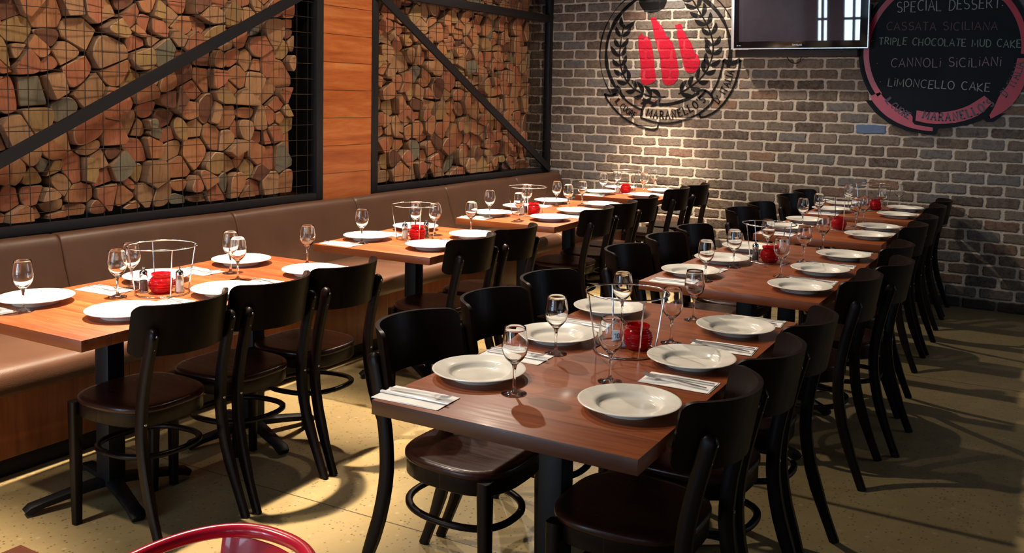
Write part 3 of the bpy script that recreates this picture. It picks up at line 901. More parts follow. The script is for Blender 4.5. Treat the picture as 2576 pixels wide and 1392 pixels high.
plate_me = make_plate(); glass_me = glass_mesh(); nap_me = napkin_mesh(); fork_me = fork_mesh(); knife_me = knife_mesh()
def solo_obj(name, me, loc, rz, label, cat, group):
    o = bpy.data.objects.new(name, me); COL.objects.link(o); o.location = loc; o.rotation_euler = (0, 0, rz)
    return tag(o, label, cat, group)
ZT_ = .7502
PL = {('L1', 'L'): [(1.07, -5.79), (1.08, -5.275), (1.06, -4.80)], ('L1', 'R'): [(1.50, -5.73), (1.50, -5.28), (1.49, -4.79)],
 ('L2', 'L'): [(1.04, -3.89), (1.02, -3.44)], ('L2', 'R'): [(1.485, -3.92), (1.455, -3.49)],
 ('L3', 'L'): [(1.01, -2.61), (.98, -2.17), (.97, -1.71)], ('L3', 'R'): [(1.43, -2.56), (1.39, -2.13), (1.36, -1.67)],
 ('L4', 'L'): [(.95, -.86), (.93, -.42)], ('L4', 'R'): [(1.34, -.86), (1.32, -.42)],
 ('R1', 'L'): [(2.90, -5.61), (2.885, -5.13), (2.855, -4.67)], ('R1', 'R'): [(3.365, -5.62), (3.35, -5.14), (3.335, -4.68)],
 ('R2', 'L'): [(2.835, -3.78), (2.84, -3.37), (2.83, -2.93)], ('R2', 'R'): [(3.335, -3.83), (3.31, -3.37), (3.31, -2.88)],
 ('R3', 'L'): [(2.79, -2.00), (2.80, -1.57)], ('R3', 'R'): [(3.27, -2.04), (3.25, -1.62)],
 ('R4', 'L'): [(2.785, -.82), (2.785, -.38)], ('R4', 'R'): [(3.24, -.86), (3.22, -.38)]}
GL = {('R1', 'L'): [(3.059, -5.682), (2.964, -5.279), (2.965, -4.799)], ('R1', 'R'): [(3.225, -5.440), (3.21, -4.950), (3.157, -4.604)],
 ('R2', 'L'): [(2.942, -3.886), (2.936, -3.483), (2.905, -2.97)], ('R2', 'R'): [(3.189, -3.588), (3.173, -3.129), (3.156, -2.66)],
 ('R3', 'L'): [(2.831, -1.80), (2.84, -1.42)], ('R3', 'R'): [(3.104, -1.696), (3.126, -1.43)],
 ('R4', 'L'): [(2.86, -.60), (2.91, -.46)], ('R4', 'R'): [(3.10, -.64), (3.16, -.26)],
 ('L1', 'L'): [(1.157, -5.885), (1.130, -5.430), (1.196, -4.986)], ('L1', 'R'): [(1.225, -5.555), (1.339, -5.074), (1.307, -4.632)],
 ('L2', 'L'): [(1.10, -4.008), (1.14, -3.60)], ('L2', 'R'): [(1.235, -3.545), (1.335, -3.33)],
 ('L3', 'L'): [(1.07, -2.72), (1.085, -2.30), (1.09, -1.86)], ('L3', 'R'): [(1.29, -2.72), (1.27, -2.02), (1.215, -1.70)],
 ('L4', 'L'): [(1.03, -.97), (1.02, -.56)], ('L4', 'R'): [(1.19, -.66), (1.19, -.30)]}
CENT = {'L1': (1.297, -5.415), 'L2': (1.225, -3.715), 'L3': (1.165, -2.405), 'L4': (1.09, -.66), 'R1': (3.130, -5.125), 'R2': (3.022, -3.21), 'R3': (3.04, -1.735), 'R4': (3.01, -.485)}
CAND = {'L1': (1.287, -5.412), 'L2': (1.257, -3.735), 'L3': (1.195, -2.37), 'L4': (1.088, -.658), 'R1': (3.147, -5.075), 'R2': (3.033, -3.225), 'R3': (3.048, -1.775), 'R4': (3.035, -.49)}
SALT = {'L1': (1.340, -5.372), 'L2': (1.195, -3.765), 'L3': (1.145, -2.44), 'L4': (1.045, -.70)}
PEP = {'L1': (1.245, -5.44), 'L2': (1.26, -3.66), 'L3': (1.13, -2.36), 'R2': (2.975, -3.245), 'R4': (2.955, -.50)}
NAP_OFF = {('L4', 'L', 1): (-.045, -.235), ('R1', 'L', 0): (-.035, -.25), ('R1', 'R', 0): (.025, .285), ('R1', 'R', 1): (.02, .235), ('R1', 'R', 2): (.01, .215)}
rp = random.Random(8)
for (k, side), lst in PL.items():
    n = len(lst); tb = [t for t in TABLES if t[0] == k][0]
    for i, (x, y) in enumerate(lst):
        pos = place(k, side, i, n)
        solo_obj('dinner_plate', plate_me, (x, y, ZT_), rp.uniform(0, 6), 'white dinner plate, ' + pos, 'plate', 'white plates laid on the dining tables')
        gx, gy = GL[(k, side)][i]
        for _ in range(30):
            for (ox_, oy_, dmin) in [(q[0], q[1], .142) for sd_ in 'LR' for q in PL[(k, sd_)]] + [(*CENT[k], .163)]:
                dd = hypot(gx - ox_, gy - oy_)
                if dd < dmin: gx = ox_ + (gx - ox_) / dd * dmin; gy = oy_ + (gy - oy_) / dd * dmin
        solo_obj('wine_glass', glass_me, (gx, gy, ZT_), rp.uniform(0, 6), 'clear stemmed wine glass, ' + pos, 'glass', 'empty wine glasses on the dining tables')
        s = -1 if side == 'L' else 1
        ox, oy = NAP_OFF.get((k, side, i), (s * .005 + rp.uniform(-.01, .01), s * .235 + rp.uniform(-.006, .006)))
        nx_, ny_ = x + ox, y + oy
        if ny_ + .06 > tb[5]: ny_ = tb[5] - .062
        if ny_ - .06 < tb[4]: ny_ = tb[4] + .062
        if abs(ny_ - y) < .141: ny_ = y + (.141 if ny_ > y else -.141)
        a = radians(tb[7] + rp.uniform(-4, 4)) + (pi if side == 'R' else 0)
        solo_obj('napkin', nap_me, (nx_, ny_, ZT_), a, 'folded white paper napkin, ' + pos, 'napkin', 'folded napkins under the cutlery')
        R = Matrix.Rotation(a, 3, 'Z')
        zc = ZT_ + .0040
        fa = radians(rp.uniform(-3, 3)); ka = radians(rp.uniform(-3, 3))
        fo = R @ Vector((rp.uniform(-.004, .012), .019, 0)); ko = R @ Vector((rp.uniform(0, .014), -.014, 0))
        if side == 'R': fa -= radians(9); ka += radians(1)
        solo_obj('fork', fork_me, (nx_ + fo.x, ny_ + fo.y, zc), a + fa, 'steel fork on its napkin, ' + pos, 'fork', 'steel forks resting on napkins')
        solo_obj('table_knife', knife_me, (nx_ + ko.x, ny_ + ko.y, zc), a + ka, 'steel table knife on its napkin, ' + pos, 'knife', 'steel knives resting on napkins')

# stands, candles, shakers
tname = lambda k: '%s %s table from the brick wall' % (ORDT[k[1]], ROWN[k[0]])
st0 = make_stand(); cd0 = make_candle(); sa0 = make_shaker('salt'); pe0 = make_shaker('pepper')
first = True
for k, (x, y) in CENT.items():
    rz = radians({'L1': 48, 'L2': 30, 'L3': 12, 'L4': 40, 'R1': 27, 'R2': 30, 'R3': 5, 'R4': 60}[k])
    lab = 'chrome wire pizza stand around a red candle jar, ' + tname(k)
    if first: st0.location = (x, y, ZT_); st0.rotation_euler = (0, 0, rz); st0['label'] = lab; st0['group'] = 'wire pizza stands on the tables'
    else: copy_thing(st0, (x, y, ZT_), rz, lab, 'wire pizza stands on the tables')
    cx, cy = CAND[k]; lab = 'red ribbed glass candle jar inside the wire stand, ' + tname(k)
    if first: cd0.location = (cx, cy, ZT_); cd0['label'] = lab; cd0['group'] = 'red candle jars'
    else: copy_thing(cd0, (cx, cy, ZT_), .4, lab, 'red candle jars')
    first = False
for D_ in (SALT, PEP):
    for k in D_:
        x, y = D_[k]; cx, cy = CAND[k]; dd = hypot(x - cx, y - cy)
        if dd < .0685: D_[k] = (cx + (x - cx) / dd * .0685, cy + (y - cy) / dd * .0685)
first = True
for k, (x, y) in SALT.items():
    lab = 'white salt shaker with metal cap beside candle jar, ' + tname(k)
    if first: sa0.location = (x, y, ZT_); sa0['label'] = lab; sa0['group'] = 'salt shakers'; first = False
    else: copy_thing(sa0, (x, y, ZT_), 0, lab, 'salt shakers')
first = True
for k, (x, y) in PEP.items():
    lab = 'dark pepper shaker with metal cap beside candle jar, ' + tname(k)
    if first: pe0.location = (x, y, ZT_); pe0['label'] = lab; pe0['group'] = 'pepper shakers'; first = False
    else: copy_thing(pe0, (x, y, ZT_), 0, lab, 'pepper shakers')

# ------------------------------------------------------------------ stroke lettering
def arc(cx, cy, rx, ry, a0, a1, n=10): return [(cx + rx * cos(radians(a0 + (a1 - a0) * k / n)), cy + ry * sin(radians(a0 + (a1 - a0) * k / n))) for k in range(n + 1)]
G_ = {
 'A': [[(0, 0), (.32, 1), (.64, 0)], [(.12, .36), (.52, .36)]],
 'C': [arc(.36, .5, .34, .5, 50, 310, 14)],
 'D': [[(.06, 0), (.06, 1)], [(.06, 1)] + arc(.2, .5, .42, .5, 90, -90, 12) + [(.06, 0)]],
 'E': [[(.54, 1), (.06, 1), (.06, 0), (.56, 0)], [(.06, .52), (.44, .52)]],
 'G': [arc(.36, .5, .34, .5, 50, 320, 14) + [(.66, .45), (.40, .45)]],
 'H': [[(.06, 0), (.06, 1)], [(.60, 0), (.60, 1)], [(.06, .5), (.60, .5)]],
 'I': [[(.08, 0), (.08, 1)]],
 'i': [[(.08, 0), (.08, .72)], [(.08, .93), (.09, 1.0)]],
 'K': [[(.06, 0), (.06, 1)], [(.58, 1), (.06, .45), (.62, 0)]],
 'L': [[(.06, 1), (.06, 0), (.54, 0)]],
 'M': [[(.04, 0), (.08, 1), (.40, .25), (.72, 1), (.78, 0)]],
 'N': [[(.06, 0), (.06, 1), (.60, 0), (.60, 1)]],
 'O': [arc(.37, .5, .33, .5, 0, 360, 18)],
 'P': [[(.06, 0), (.06, 1)], [(.06, 1)] + arc(.22, .74, .30, .26, 90, -90, 8) + [(.06, .48)]],
 'R': [[(.06, 0), (.06, 1)], [(.06, 1)] + arc(.22, .74, .30, .26, 90, -90, 8) + [(.06, .48)], [(.26, .48), (.60, 0)]],
 'S': [arc(.30, .74, .24, .25, 40, 250, 10) + arc(.30, .25, .26, .25, 80, -150, 10)],
 'T': [[(0, 1), (.60, 1)], [(.30, 1), (.30, 0)]],
 'U': [[(.06, 1), (.06, .35)] + arc(.33, .33, .27, .33, 180, 360, 10) + [(.60, 1)]],
 "'": [[(.07, 1), (.04, .75)]], ':': [[(.06, .2), (.07, .27)], [(.06, .72), (.07, .79)]], '.': [[(.08, .42), (.11, .50)]],
 '1': [[(.05, .8), (.22, 1), (.22, 0)]], '0': [arc(.32, .5, .27, .5, 0, 360, 16)],
}
WD = {'A': .64, 'C': .66, 'D': .64, 'E': .58, 'G': .70, 'H': .66, 'I': .16, 'i': .16, 'K': .62, 'L': .54, 'M': .80, 'N': .66, 'O': .74, 'P': .54, 'R': .62, 'S': .58, 'T': .60, 'U': .66, "'": .14, ':': .12, '.': .2, ' ': .42, '1': .3, '0': .64}
def text_strokes(s, gap=.16):
    out = []; x = 0
    for ch in s:
        for st in G_.get(ch, []): out.append((x + WD[ch] / 2, [(px - WD[ch] / 2, py) for px, py in st]))
        x += WD[ch] + gap
    return out, x - gap
def ribbon(mb, pts, w, fr, closed=False, wf=None):
    """flat stroke in (u,v) of width w mapped by fr(u,v)->xyz"""
    n = len(pts); L = []; R = []
    for i in range(n):
        if closed: a, b = pts[i - 1], pts[(i + 1) % n]
        else: a, b = pts[max(i - 1, 0)], pts[min(i + 1, n - 1)]
        dx, dy = b[0] - a[0], b[1] - a[1]; l = hypot(dx, dy) or 1
        ww = (w if wf is None else wf(i / (n - 1))) / 2
        if 0 < i < n - 1 or closed:
            p, q, r_ = pts[i - 1], pts[i], pts[(i + 1) % n]
            d1 = Vector((q[0] - p[0], q[1] - p[1])); d2 = Vector((r_[0] - q[0], r_[1] - q[1]))
            if d1.length > 1e-7 and d2.length > 1e-7:
                cs = max(-1, min(1, d1.normalized().dot(d2.normalized()))); ww *= min(1.6, 1 / max(.35, sqrt((1 + cs) / 2)))
        nx, ny = -dy / l * ww, dx / l * ww
        L.append((pts[i][0] + nx, pts[i][1] + ny)); R.append((pts[i][0] - nx, pts[i][1] - ny))
    v = [fr(*p) for p in L] + [fr(*p) for p in R]
    f = [(i, i + 1, n + i + 1, n + i) for i in range(n - 1)]
    if closed: f.append((n - 1, 0, n, 2 * n - 1))
    mb.add(v, f)
def line_text(mb, s, p0, p1, h, w, fr, wob=0, rn=None, gap=.16, slab=False):
    """text whose baseline follows p0..p1 (straight)"""
    st, W = text_strokes(s, gap); dx, dy = p1[0] - p0[0], p1[1] - p0[1]; L = hypot(dx, dy); sx = L / W
    ux, uy = dx / L, dy / L
    cache = {}
    for cx, pts in st:
        if wob and cx not in cache: cache[cx] = (rn.uniform(-wob, wob), rn.uniform(-.06, .06))
        jy, ja = cache.get(cx, (0, 0))
        q = []
        for (px, py) in pts:
            X = (cx + px + py * ja) * sx; Y = (py + jy) * h
            q.append((p0[0] + ux * X - uy * Y, p0[1] + uy * X + ux * Y))
        ribbon(mb, q, w, fr)
def arc_text(mb, s, c, rx, rz, a0, a1, h, w, fr, gap=.14, slab=True, sx=1.0):
    """letters along an ellipse, baseline outwards; angles in degrees"""
    st, W = text_strokes(s, gap)
    for cx, pts in st:
        a = radians(a0 + (a1 - a0) * cx / W)
        bx, bz = c[0] + rx * cos(a), c[1] + rz * sin(a)
        tx, tz = -rx * sin(a), rz * cos(a)
        if a1 < a0: tx, tz = -tx, -tz
        l = hypot(tx, tz); tx /= l; tz /= l
        nx, nz = -tz, tx
        if nx * cos(a) + nz * sin(a) > 0: nx, nz = -nx, -nz
        k = sx * h
        q = [(bx + tx * px * k + nx * py * h, bz + tz * px * k + nz * py * h) for px, py in pts]
        ribbon(mb, q, w, fr)
        if slab:
            for e, e2 in ((pts[0], pts[1]), (pts[-1], pts[-2])):
                if e[1] in (0, 1) or e[1] < .02 or e[1] > .98:
                    for_ = [(e[0] - .13, e[1]), (e[0] + .13, e[1])]
                    ribbon(mb, [(bx + tx * px * k + nx * py * h, bz + tz * px * k + nz * py * h) for px, py in for_], w * .6, fr)
def smooth_poly(p, it=2):
    for _ in range(it):
        q = []
        for i in range(len(p)):
            a, b = p[i], p[(i + 1) % len(p)]
            q += [(a[0] * .75 + b[0] * .25, a[1] * .75 + b[1] * .25), (a[0] * .25 + b[0] * .75, a[1] * .25 + b[1] * .75)]
        p = q
    return p
def smooth_line(p, it=2):
    for _ in range(it):
        q = [p[0]]
        for i in range(len(p) - 1):
            a, b = p[i], p[i + 1]
            q += [(a[0] * .75 + b[0] * .25, a[1] * .75 + b[1] * .25), (a[0] * .25 + b[0] * .75, a[1] * .25 + b[1] * .75)]
        p = q + [p[-1]]
    return p
def fill(mb, poly, fr):
    tri = tessellate_polygon([[Vector((a, b, 0)) for a, b in poly]])
    mb.add([fr(*p) for p in poly], [tuple(t) for t in tri])

# ------------------------------------------------------------------ crest painted on the bricks
cr = thing('painted_sign', 'round black and red crest with laurel and ribbon painted on the brick wall', 'wall painting', (1.13, 0, 1.94))
def wf_(d):
    return lambda u, v: (u - 1.13, -d, v - 1.94)
F0, F1_, F2_ = wf_(.0020), wf_(.0028), wf_(.0036)
rn = random.Random(2)
m = MB()
ell = lambda cx, cz, r1, r2, a0, a1, n=60: [(cx + r1 * cos(radians(a0 + (a1 - a0) * k / n)), cz + r2 * sin(radians(a0 + (a1 - a0) * k / n))) for k in range(n + 1)]
ribbon(m, ell(1.096, 1.942, .602, .602, 52, 217), .011, F0, wf=lambda t_: .010 + .004 * sin(t_ * 20))
ribbon(m, ell(1.185, 1.95, .602, .60, 50, 2, 30), .011, F0)
ribbon(m, ell(1.140, 1.948, .583, .548, -14 + 0, 228, 110), .03, F0, wf=lambda t_: .030 + .006 * sin(t_ * 31) + .004 * sin(t_ * 77))
ribbon(m, smooth_line([(.93, 1.535), (1.02, 1.497), (1.118, 1.483), (1.245, 1.503), (1.369, 1.548), (1.455, 1.600)]), .028, F0)
m.build('ring', M['black_paint'], cr, 0)
m = MB()
fill(m, [(.870, 2.385), (.895, 2.345), (.925, 2.312), (.985, 2.297), (1.06, 2.312), (1.11, 2.34), (1.128, 2.38), (1.145, 2.47), (1.10, 2.44), (1.05, 2.49), (1.0, 2.44), (.95, 2.48), (.90, 2.43), (.86, 2.46)], F1_)
m.build('crown', M['black_paint'], cr, 0)
for poly in [[(.867, 2.093), (.885, 2.100), (.898, 2.125), (.912, 2.105), (.925, 2.088), (.941, 2.095), (.983, 2.083), (1.000, 2.02), (1.012, 1.984), (1.028, 1.90), (1.036, 1.83), (1.042, 1.775), (1.056, 1.735), (1.046, 1.70), (1.019, 1.678), (.955, 1.660), (.925, 1.668), (.906, 1.70), (.903, 1.812), (.893, 1.90), (.879, 1.968)],
    [(.982, 2.240), (.992, 2.262), (1.012, 2.257), (1.032, 2.267), (1.043, 2.227), (1.095, 2.179), (1.129, 2.119), (1.134, 2.085), (1.16, 2.09), (1.168, 2.062), (1.195, 2.046), (1.225, 1.957), (1.250, 1.87), (1.262, 1.80), (1.262, 1.728), (1.240, 1.690), (1.210, 1.668), (1.167, 1.659), (1.135, 1.670), (1.115, 1.70), (1.103, 1.76), (1.098, 1.813), (1.080, 1.932), (1.055, 1.99), (1.034, 2.061), (1.018, 2.12), (1.008, 2.164), (.998, 2.215)],
    [(1.212, 2.193), (1.235, 2.185), (1.25, 2.197), (1.279, 2.193), (1.285, 2.150), (1.305, 2.12), (1.323, 2.09), (1.350, 2.055), (1.370, 2.031), (1.39, 1.98), (1.404, 1.943), (1.430, 1.93), (1.449, 1.897), (1.455, 1.86), (1.447, 1.83), (1.440, 1.80), (1.414, 1.775), (1.370, 1.764), (1.340, 1.775), (1.322, 1.795), (1.305, 1.83), (1.298, 1.87), (1.275, 1.948), (1.265, 1.99), (1.253, 2.049), (1.233, 2.109), (1.240, 2.15), (1.224, 2.162)]]:
    m = MB(); fill(m, smooth_poly(poly, 1), F1_); m.build('painted_bottle', M['red_paint'], cr, 0)
# laurel: stems with leaf pairs
def laurel(stem, nm, flip):
    m = MB(); st = smooth_line(stem, 3)
    ribbon(m, st, .014, F0)
    tot = [0]
    for i in range(len(st) - 1): tot.append(tot[-1] + hypot(st[i + 1][0] - st[i][0], st[i + 1][1] - st[i][1]))
    L = tot[-1]; k = .03
    while k < L - .01:
        i = max(j for j in range(len(tot)) if tot[j] <= k); a = st[i]; b = st[min(i + 1, len(st) - 1)]
        if i == len(st) - 1: break
        ang = atan2(b[1] - a[1], b[0] - a[0]) + pi
        for s in (-1, 1):
            an = ang + s * radians(38 + rn.uniform(-6, 6)); ln = rn.uniform(.095, .125)
            ctr = [(a[0] + cos(an) * ln * q, a[1] + sin(an) * ln * q) for q in [j / 8 for j in range(9)]]
            cur = s * .014
            ctr = [(p[0] - sin(an) * cur * sin(pi * j / 8), p[1] + cos(an) * cur * sin(pi * j / 8)) for j, p in enumerate(ctr)]
            ribbon(m, ctr, .03, F1_, wf=lambda t_: .003 + .037 * sin(pi * min(1, t_ * 1.0)) ** .8)
        k += .088
    m.build(nm, M['black_paint'], cr, 0)
laurel([(.735, 2.20), (.708, 2.118), (.697, 2.005), (.690, 1.90), (.718, 1.777), (.794, 1.655), (.91, 1.587), (1.042, 1.546), (1.150, 1.557)], 'laurel_branch', 1)
laurel([(1.357, 2.42), (1.439, 2.288), (1.513, 2.178), (1.561, 2.062), (1.573, 1.962), (1.551, 1.855), (1.494, 1.746), (1.40, 1.662), (1.269, 1.584)], 'laurel_branch', -1)
# ribbon outline
m = MB()
def ln(p, w=.017, sm=0): ribbon(m, smooth_line(p, sm) if sm else p, w, F2_)
ln([(.549, 1.572), (.600, 1.560), (.640, 1.562), (.669, 1.575)], .022); ln([(.669, 1.645), (.70, 1.62), (.709, 1.593)], .03); ln([(.709, 1.600), (.760, 1.523), (.838, 1.473), (.930, 1.438)], .017, 2)
ln([(.552, 1.575), (.575, 1.530), (.626, 1.468), (.716, 1.382), (.833, 1.315), (.977, 1.267), (1.079, 1.262), (1.091, 1.325)], .017, 1)
ln([(.64, 1.625), (.66, 1.57)], .05)
ln([(.922, 1.366), (.929, 1.44), (.959, 1.500), (.972, 1.512)], .024, 1); ln([(.922, 1.366), (1.012, 1.338), (1.124, 1.320), (1.251, 1.332), (1.375, 1.374), (1.462, 1.415)], .017, 2)
ln([(1.440, 1.600), (1.480, 1.628), (1.520, 1.618), (1.565, 1.585), (1.589, 1.539), (1.547, 1.48), (1.462, 1.415)], .02, 1)
ln([(1.462, 1.415), (1.486, 1.374), (1.618, 1.44), (1.70, 1.533), (1.764, 1.649), (1.797, 1.764), (1.812, 1.885)], .018, 1)
ln([(1.569, 1.590), (1.618, 1.681), (1.648, 1.78), (1.668, 1.885)], .017, 1); ln([(1.665, 1.880), (1.700, 1.858), (1.738, 1.850), (1.775, 1.862), (1.810, 1.882)], .035, 1)
ln([(1.455, 1.545), (1.52, 1.62)], .02)
m.build('ribbon_outline', M['black_paint'], cr, 0)
for a_ in [("IL CUORE", (1.13, 1.90), .626, .60, 221, 244, .050, .0085), ("MARANELLO'S", (1.13, 1.90), .54, .535, 252, 317, .066, .0115), ("D' ITALIA", (1.13, 1.90), .640, .640, 321.5, 350, .056, .0085)]:
    m = MB(); arc_text(m, *a_, F2_, sx=.88); m.build('lettering', M['black_paint'], cr, 0)

# ------------------------------------------------------------------ chalkboard sign
cb = thing('chalkboard_sign', 'round black chalkboard dessert menu with red ribbon border on the brick wall', 'sign', (3.37, 0, 1.94))
BX, BZ = 3.37, 1.94
def bf(d): return lambda u, v: (u - BX, -d, v - BZ)
m = MB()
outl = ell(3.372, 1.945, .592, .60, -55, 222, 90)
outl += [(2.850, 1.560), (2.925, 1.468), (3.025, 1.392), (3.154, 1.340), (3.30, 1.316), (3.348, 1.318), (3.362, 1.368), (3.48, 1.378), (3.60, 1.408), (3.675, 1.447), (3.705, 1.425), (3.735, 1.425), (3.81, 1.475)]
m.prism(outl, 0, 1, lambda u, v, d: (u - BX, -.004 - d * .022, v - BZ))
m.build('board', M['board'], cb, 0)
m = MB(); ribbon(m, outl + [outl[0]], .020, bf(.0268)); m.build('black_border', M['board_rim'], cb, 0)
def band(nm, p_in, p_out, mat='board_red', d=.0275):
    mm = MB(); n = len(p_in)
    mm.add([bf(d)(*p) for p in p_in] + [bf(d)(*p) for p in p_out], [(i, i + 1, n + i + 1, n + i) for i in range(n - 1)])
    mm.build(nm, M[mat], cb, 0)
band('red_ring', ell(3.372, 1.945, .525, .535, 62, 218, 50), ell(3.372, 1.945, .566, .576, 62, 218, 50))
band('red_ring', ell(3.372, 1.945, .525, .535, 55, -3, 30), ell(3.372, 1.945, .566, .576, 55, -3, 30))
band('red_ribbon', smooth_line([(2.942, 1.625), (2.975, 1.578), (3.05, 1.512), (3.12, 1.478), (3.190, 1.455), (3.188, 1.385), (3.26, 1.372), (3.335, 1.362)], 1), smooth_line([(2.868, 1.592), (2.905, 1.530), (2.985, 1.448), (3.07, 1.395), (3.150, 1.362), (3.22, 1.345), (3.28, 1.336), (3.335, 1.334)], 1))
band('red_ribbon', smooth_line([(3.215, 1.490), (3.318, 1.474), (3.45, 1.486), (3.56, 1.525), (3.63, 1.575), (3.675, 1.610)], 1), smooth_line([(3.210, 1.412), (3.315, 1.388), (3.46, 1.396), (3.57, 1.425), (3.66, 1.472), (3.730, 1.560)], 1))
band('red_ribbon', smooth_line([(3.715, 1.465), (3.745, 1.53), (3.775, 1.62), (3.82, 1.68), (3.85, 1.75), (3.868, 1.82), (3.875, 1.885)], 1), smooth_line([(3.725, 1.440), (3.81, 1.495), (3.875, 1.565), (3.91, 1.64), (3.935, 1.71), (3.95, 1.79), (3.96, 1.885)], 1))
BF3 = bf(.0285)
for a_ in [("IL CUORE", (3.40, 1.93), .555, .565, 221, 244, .050, .0085), ("MARANELLO'S", (3.40, 1.93), .520, .515, 253.5, 312, .060, .0115), ("D' ITALIA", (3.38, 1.92), .545, .535, 323, 353, .056, .0085)]:
    m = MB(); arc_text(m, *a_, BF3, sx=.85); m.build('ribbon_lettering', M['maroon'], cb, 0)
rc_ = random.Random(4)
for txt, p0, p1, h, mt in [("SPECIAL DESSERT:", (3.038, 2.243), (3.764, 2.250), .078, 'chalk_w'), (". CASSATA SICILIANA", (2.905, 2.104), (3.735, 2.092), .060, 'chalk_f'),
    (". TRIPLE CHOCOLATE MUD CAKE", (2.868, 1.998), (3.895, 1.962), .054, 'chalk_g'), (".  CANNOLi SiCiLiANi", (2.905, 1.822), (3.774, 1.825), .066, 'chalk_p'), (". LiMONCELLO CAKE", (2.935, 1.678), (3.709, 1.640), .060, 'chalk_w')]:
    _, Wt = text_strokes(txt); x_ = 0; word = ''
    for ch_ in txt + ' ':
        if ch_ == ' ':
            if word:
                ww = text_strokes(word)[1]; a_ = x_ / Wt; b_ = (x_ + ww) / Wt
                q0 = tuple(p0[i] + (p1[i] - p0[i]) * a_ for i in (0, 1)); q1 = tuple(p0[i] + (p1[i] - p0[i]) * b_ for i in (0, 1))
                m = MB(); line_text(m, word, q0, q1, h, .0062, BF3, .07, rc_); m.build('chalk_lettering', M[mt], cb, 0)
                x_ += ww + .16
            x_ += WD[' '] + .16; word = ''
        else: word += ch_

# ------------------------------------------------------------------ television
tv = thing('television', 'wide flat television with silver edge hung on the brick wall over the menu board', 'television', (2.32, -.15, 1.968))
T_ = Matrix.Rotation(radians(4.0), 4, 'X')   # leans forward at the top
MB().box(-.54, .54, -.002, .05, 0, .66, .006, M=T_).build('housing', M['tv_black'], tv)
MB().box(-.478, .478, -.0035, -.001, .056, .60, M=T_).build('screen', M['tv_screen'], tv)
MB().box(-.5425, -.518, -.006, .03, -.004, .664, .002, M=T_).box(.536, .5425, -.006, .03, -.004, .664, M=T_).box(-.5425, .5425, -.006, .03, -.006, .001, M=T_).build('silver_edge', M['tv_silver'], tv)
MB().box(-.50, .50, .045, .115, .02, .60, .01, M=T_).build('rear_casing', M['tv_body'], tv)
MB().box(-.52, .455, .04, .118, -.068, -.008, .004).build('speaker_bar', M['tv_body'], tv)
MB().box(-.2, .2, .095, .148, .1, .45).build('wall_bracket', M['black_metal'], tv)
m = MB(); line_text(m, 'SAMSUNG', (-.038, .0195), (.038, .0195), .013, .0030, lambda u, v: tuple(T_ @ Vector((u, -.0040, v)))); m.build('maker_lettering', M['grey_print'], tv, 0)
m = MB(); line_text(m, 'HD TU 1', (-.50, .0215), (-.462, .0215), .007, .0013, lambda u, v: tuple(T_ @ Vector((u, -.0040, v)))) if False else m.box(-.495, -.482, -.0042, -.0035, .020, .026, M=T_).box(-.476, -.462, -.0042, -.0035, .020, .026, M=T_)
m.build('small_print', M['grey_print'], tv, 0)
MB().tube([(-.105, .10, -.062), (-.09, .10, -.095), (-.06, .10, -.116), (-.03, .10, -.119), (.0, .10, -.105), (.012, .10, -.062)], .0045, 8).build('cable_loop', M['black_rubber'], tv)

# ------------------------------------------------------------------ number card in the stand
nc = thing('table_number_card', 'small pale blue number 10 card standing beside the candle jar', 'sign', (3.093, -5.098, ZT_), radians(30))
MB().box(-.021, .021, -.002, .002, .006, .052, .0012).build('card', M['card'], nc)
MB().box(-.024, .024, -.008, .008, 0, .006, .001).build('base', M['chrome'], nc)
m = MB(); line_text(m, '10', (-.013, .018), (.013, .018), .023, .0042, lambda u, v: (u, -.0025, v)); m.build('number', M['ink'], nc, 0)

# ------------------------------------------------------------------ red metal chair in front
rr = thing('metal_armchair', 'glossy red metal armchair with curved tubular top rail beside the bare table corner', 'chair', (3.112, -6.803, 0))
def rtube(nm, pts, r): return MB().tube(pts, r, 12).build(nm, M['red_enamel'], rr, 60)
rail = []
for k in range(49):
    a = radians(180 * k / 48)
    cx_, sy_ = cos(a), sin(a); e = 2.35
    x = abs(cx_) ** (2 / e) * (1 if cx_ >= 0 else -1) * .172; y = abs(sy_) ** (2 / e) * .222
    rail.append((x, y, .722 + .012 * sy_))
arm = [(.172, -.02, .715), (.172, -.04, .700), (.171, -.046, .67), (.170, -.046, .60)]
rail = arm[::-1] + rail + [(-x, y, z) for x, y, z in arm]
rtube('top_rail', rail, .0125)
v = []; nz = 10
for s_ in (-1, 1):
    for i in range(nz + 1):
        z = .448 + .272 * i / nz; y = .155 + .058 * i / nz
        w = .085 + .014 * i / nz
        for j in range(9):
            u = -1 + 2 * j / 8
            v.append((u * w - .018, y - .016 * u * u - .0012 * s_ - .006 * (abs(u) > .6), z - .004 * u * u))
K = (nz + 1) * 9; f = []
for i in range(nz):
    for j in range(8):
        a = i * 9 + j
        f += [(a, a + 1, a + 10, a + 9), (K + a, K + a + 9, K + a + 10, K + a + 1)]
    for j in (0, 8): a = i * 9 + j; f.append((a, a + 9, K + a + 9, K + a))
for j in range(8):
    for i in (0, nz): a = i * 9 + j; f.append((a, a + 1, K + a + 1, K + a))
MB().add(v, f).build('splat', M['red_enamel'], rr, 40)
MB().box(-.185, .185, -.20, .17, .436, .450, .006).build('seat', M['red_enamel'], rr)
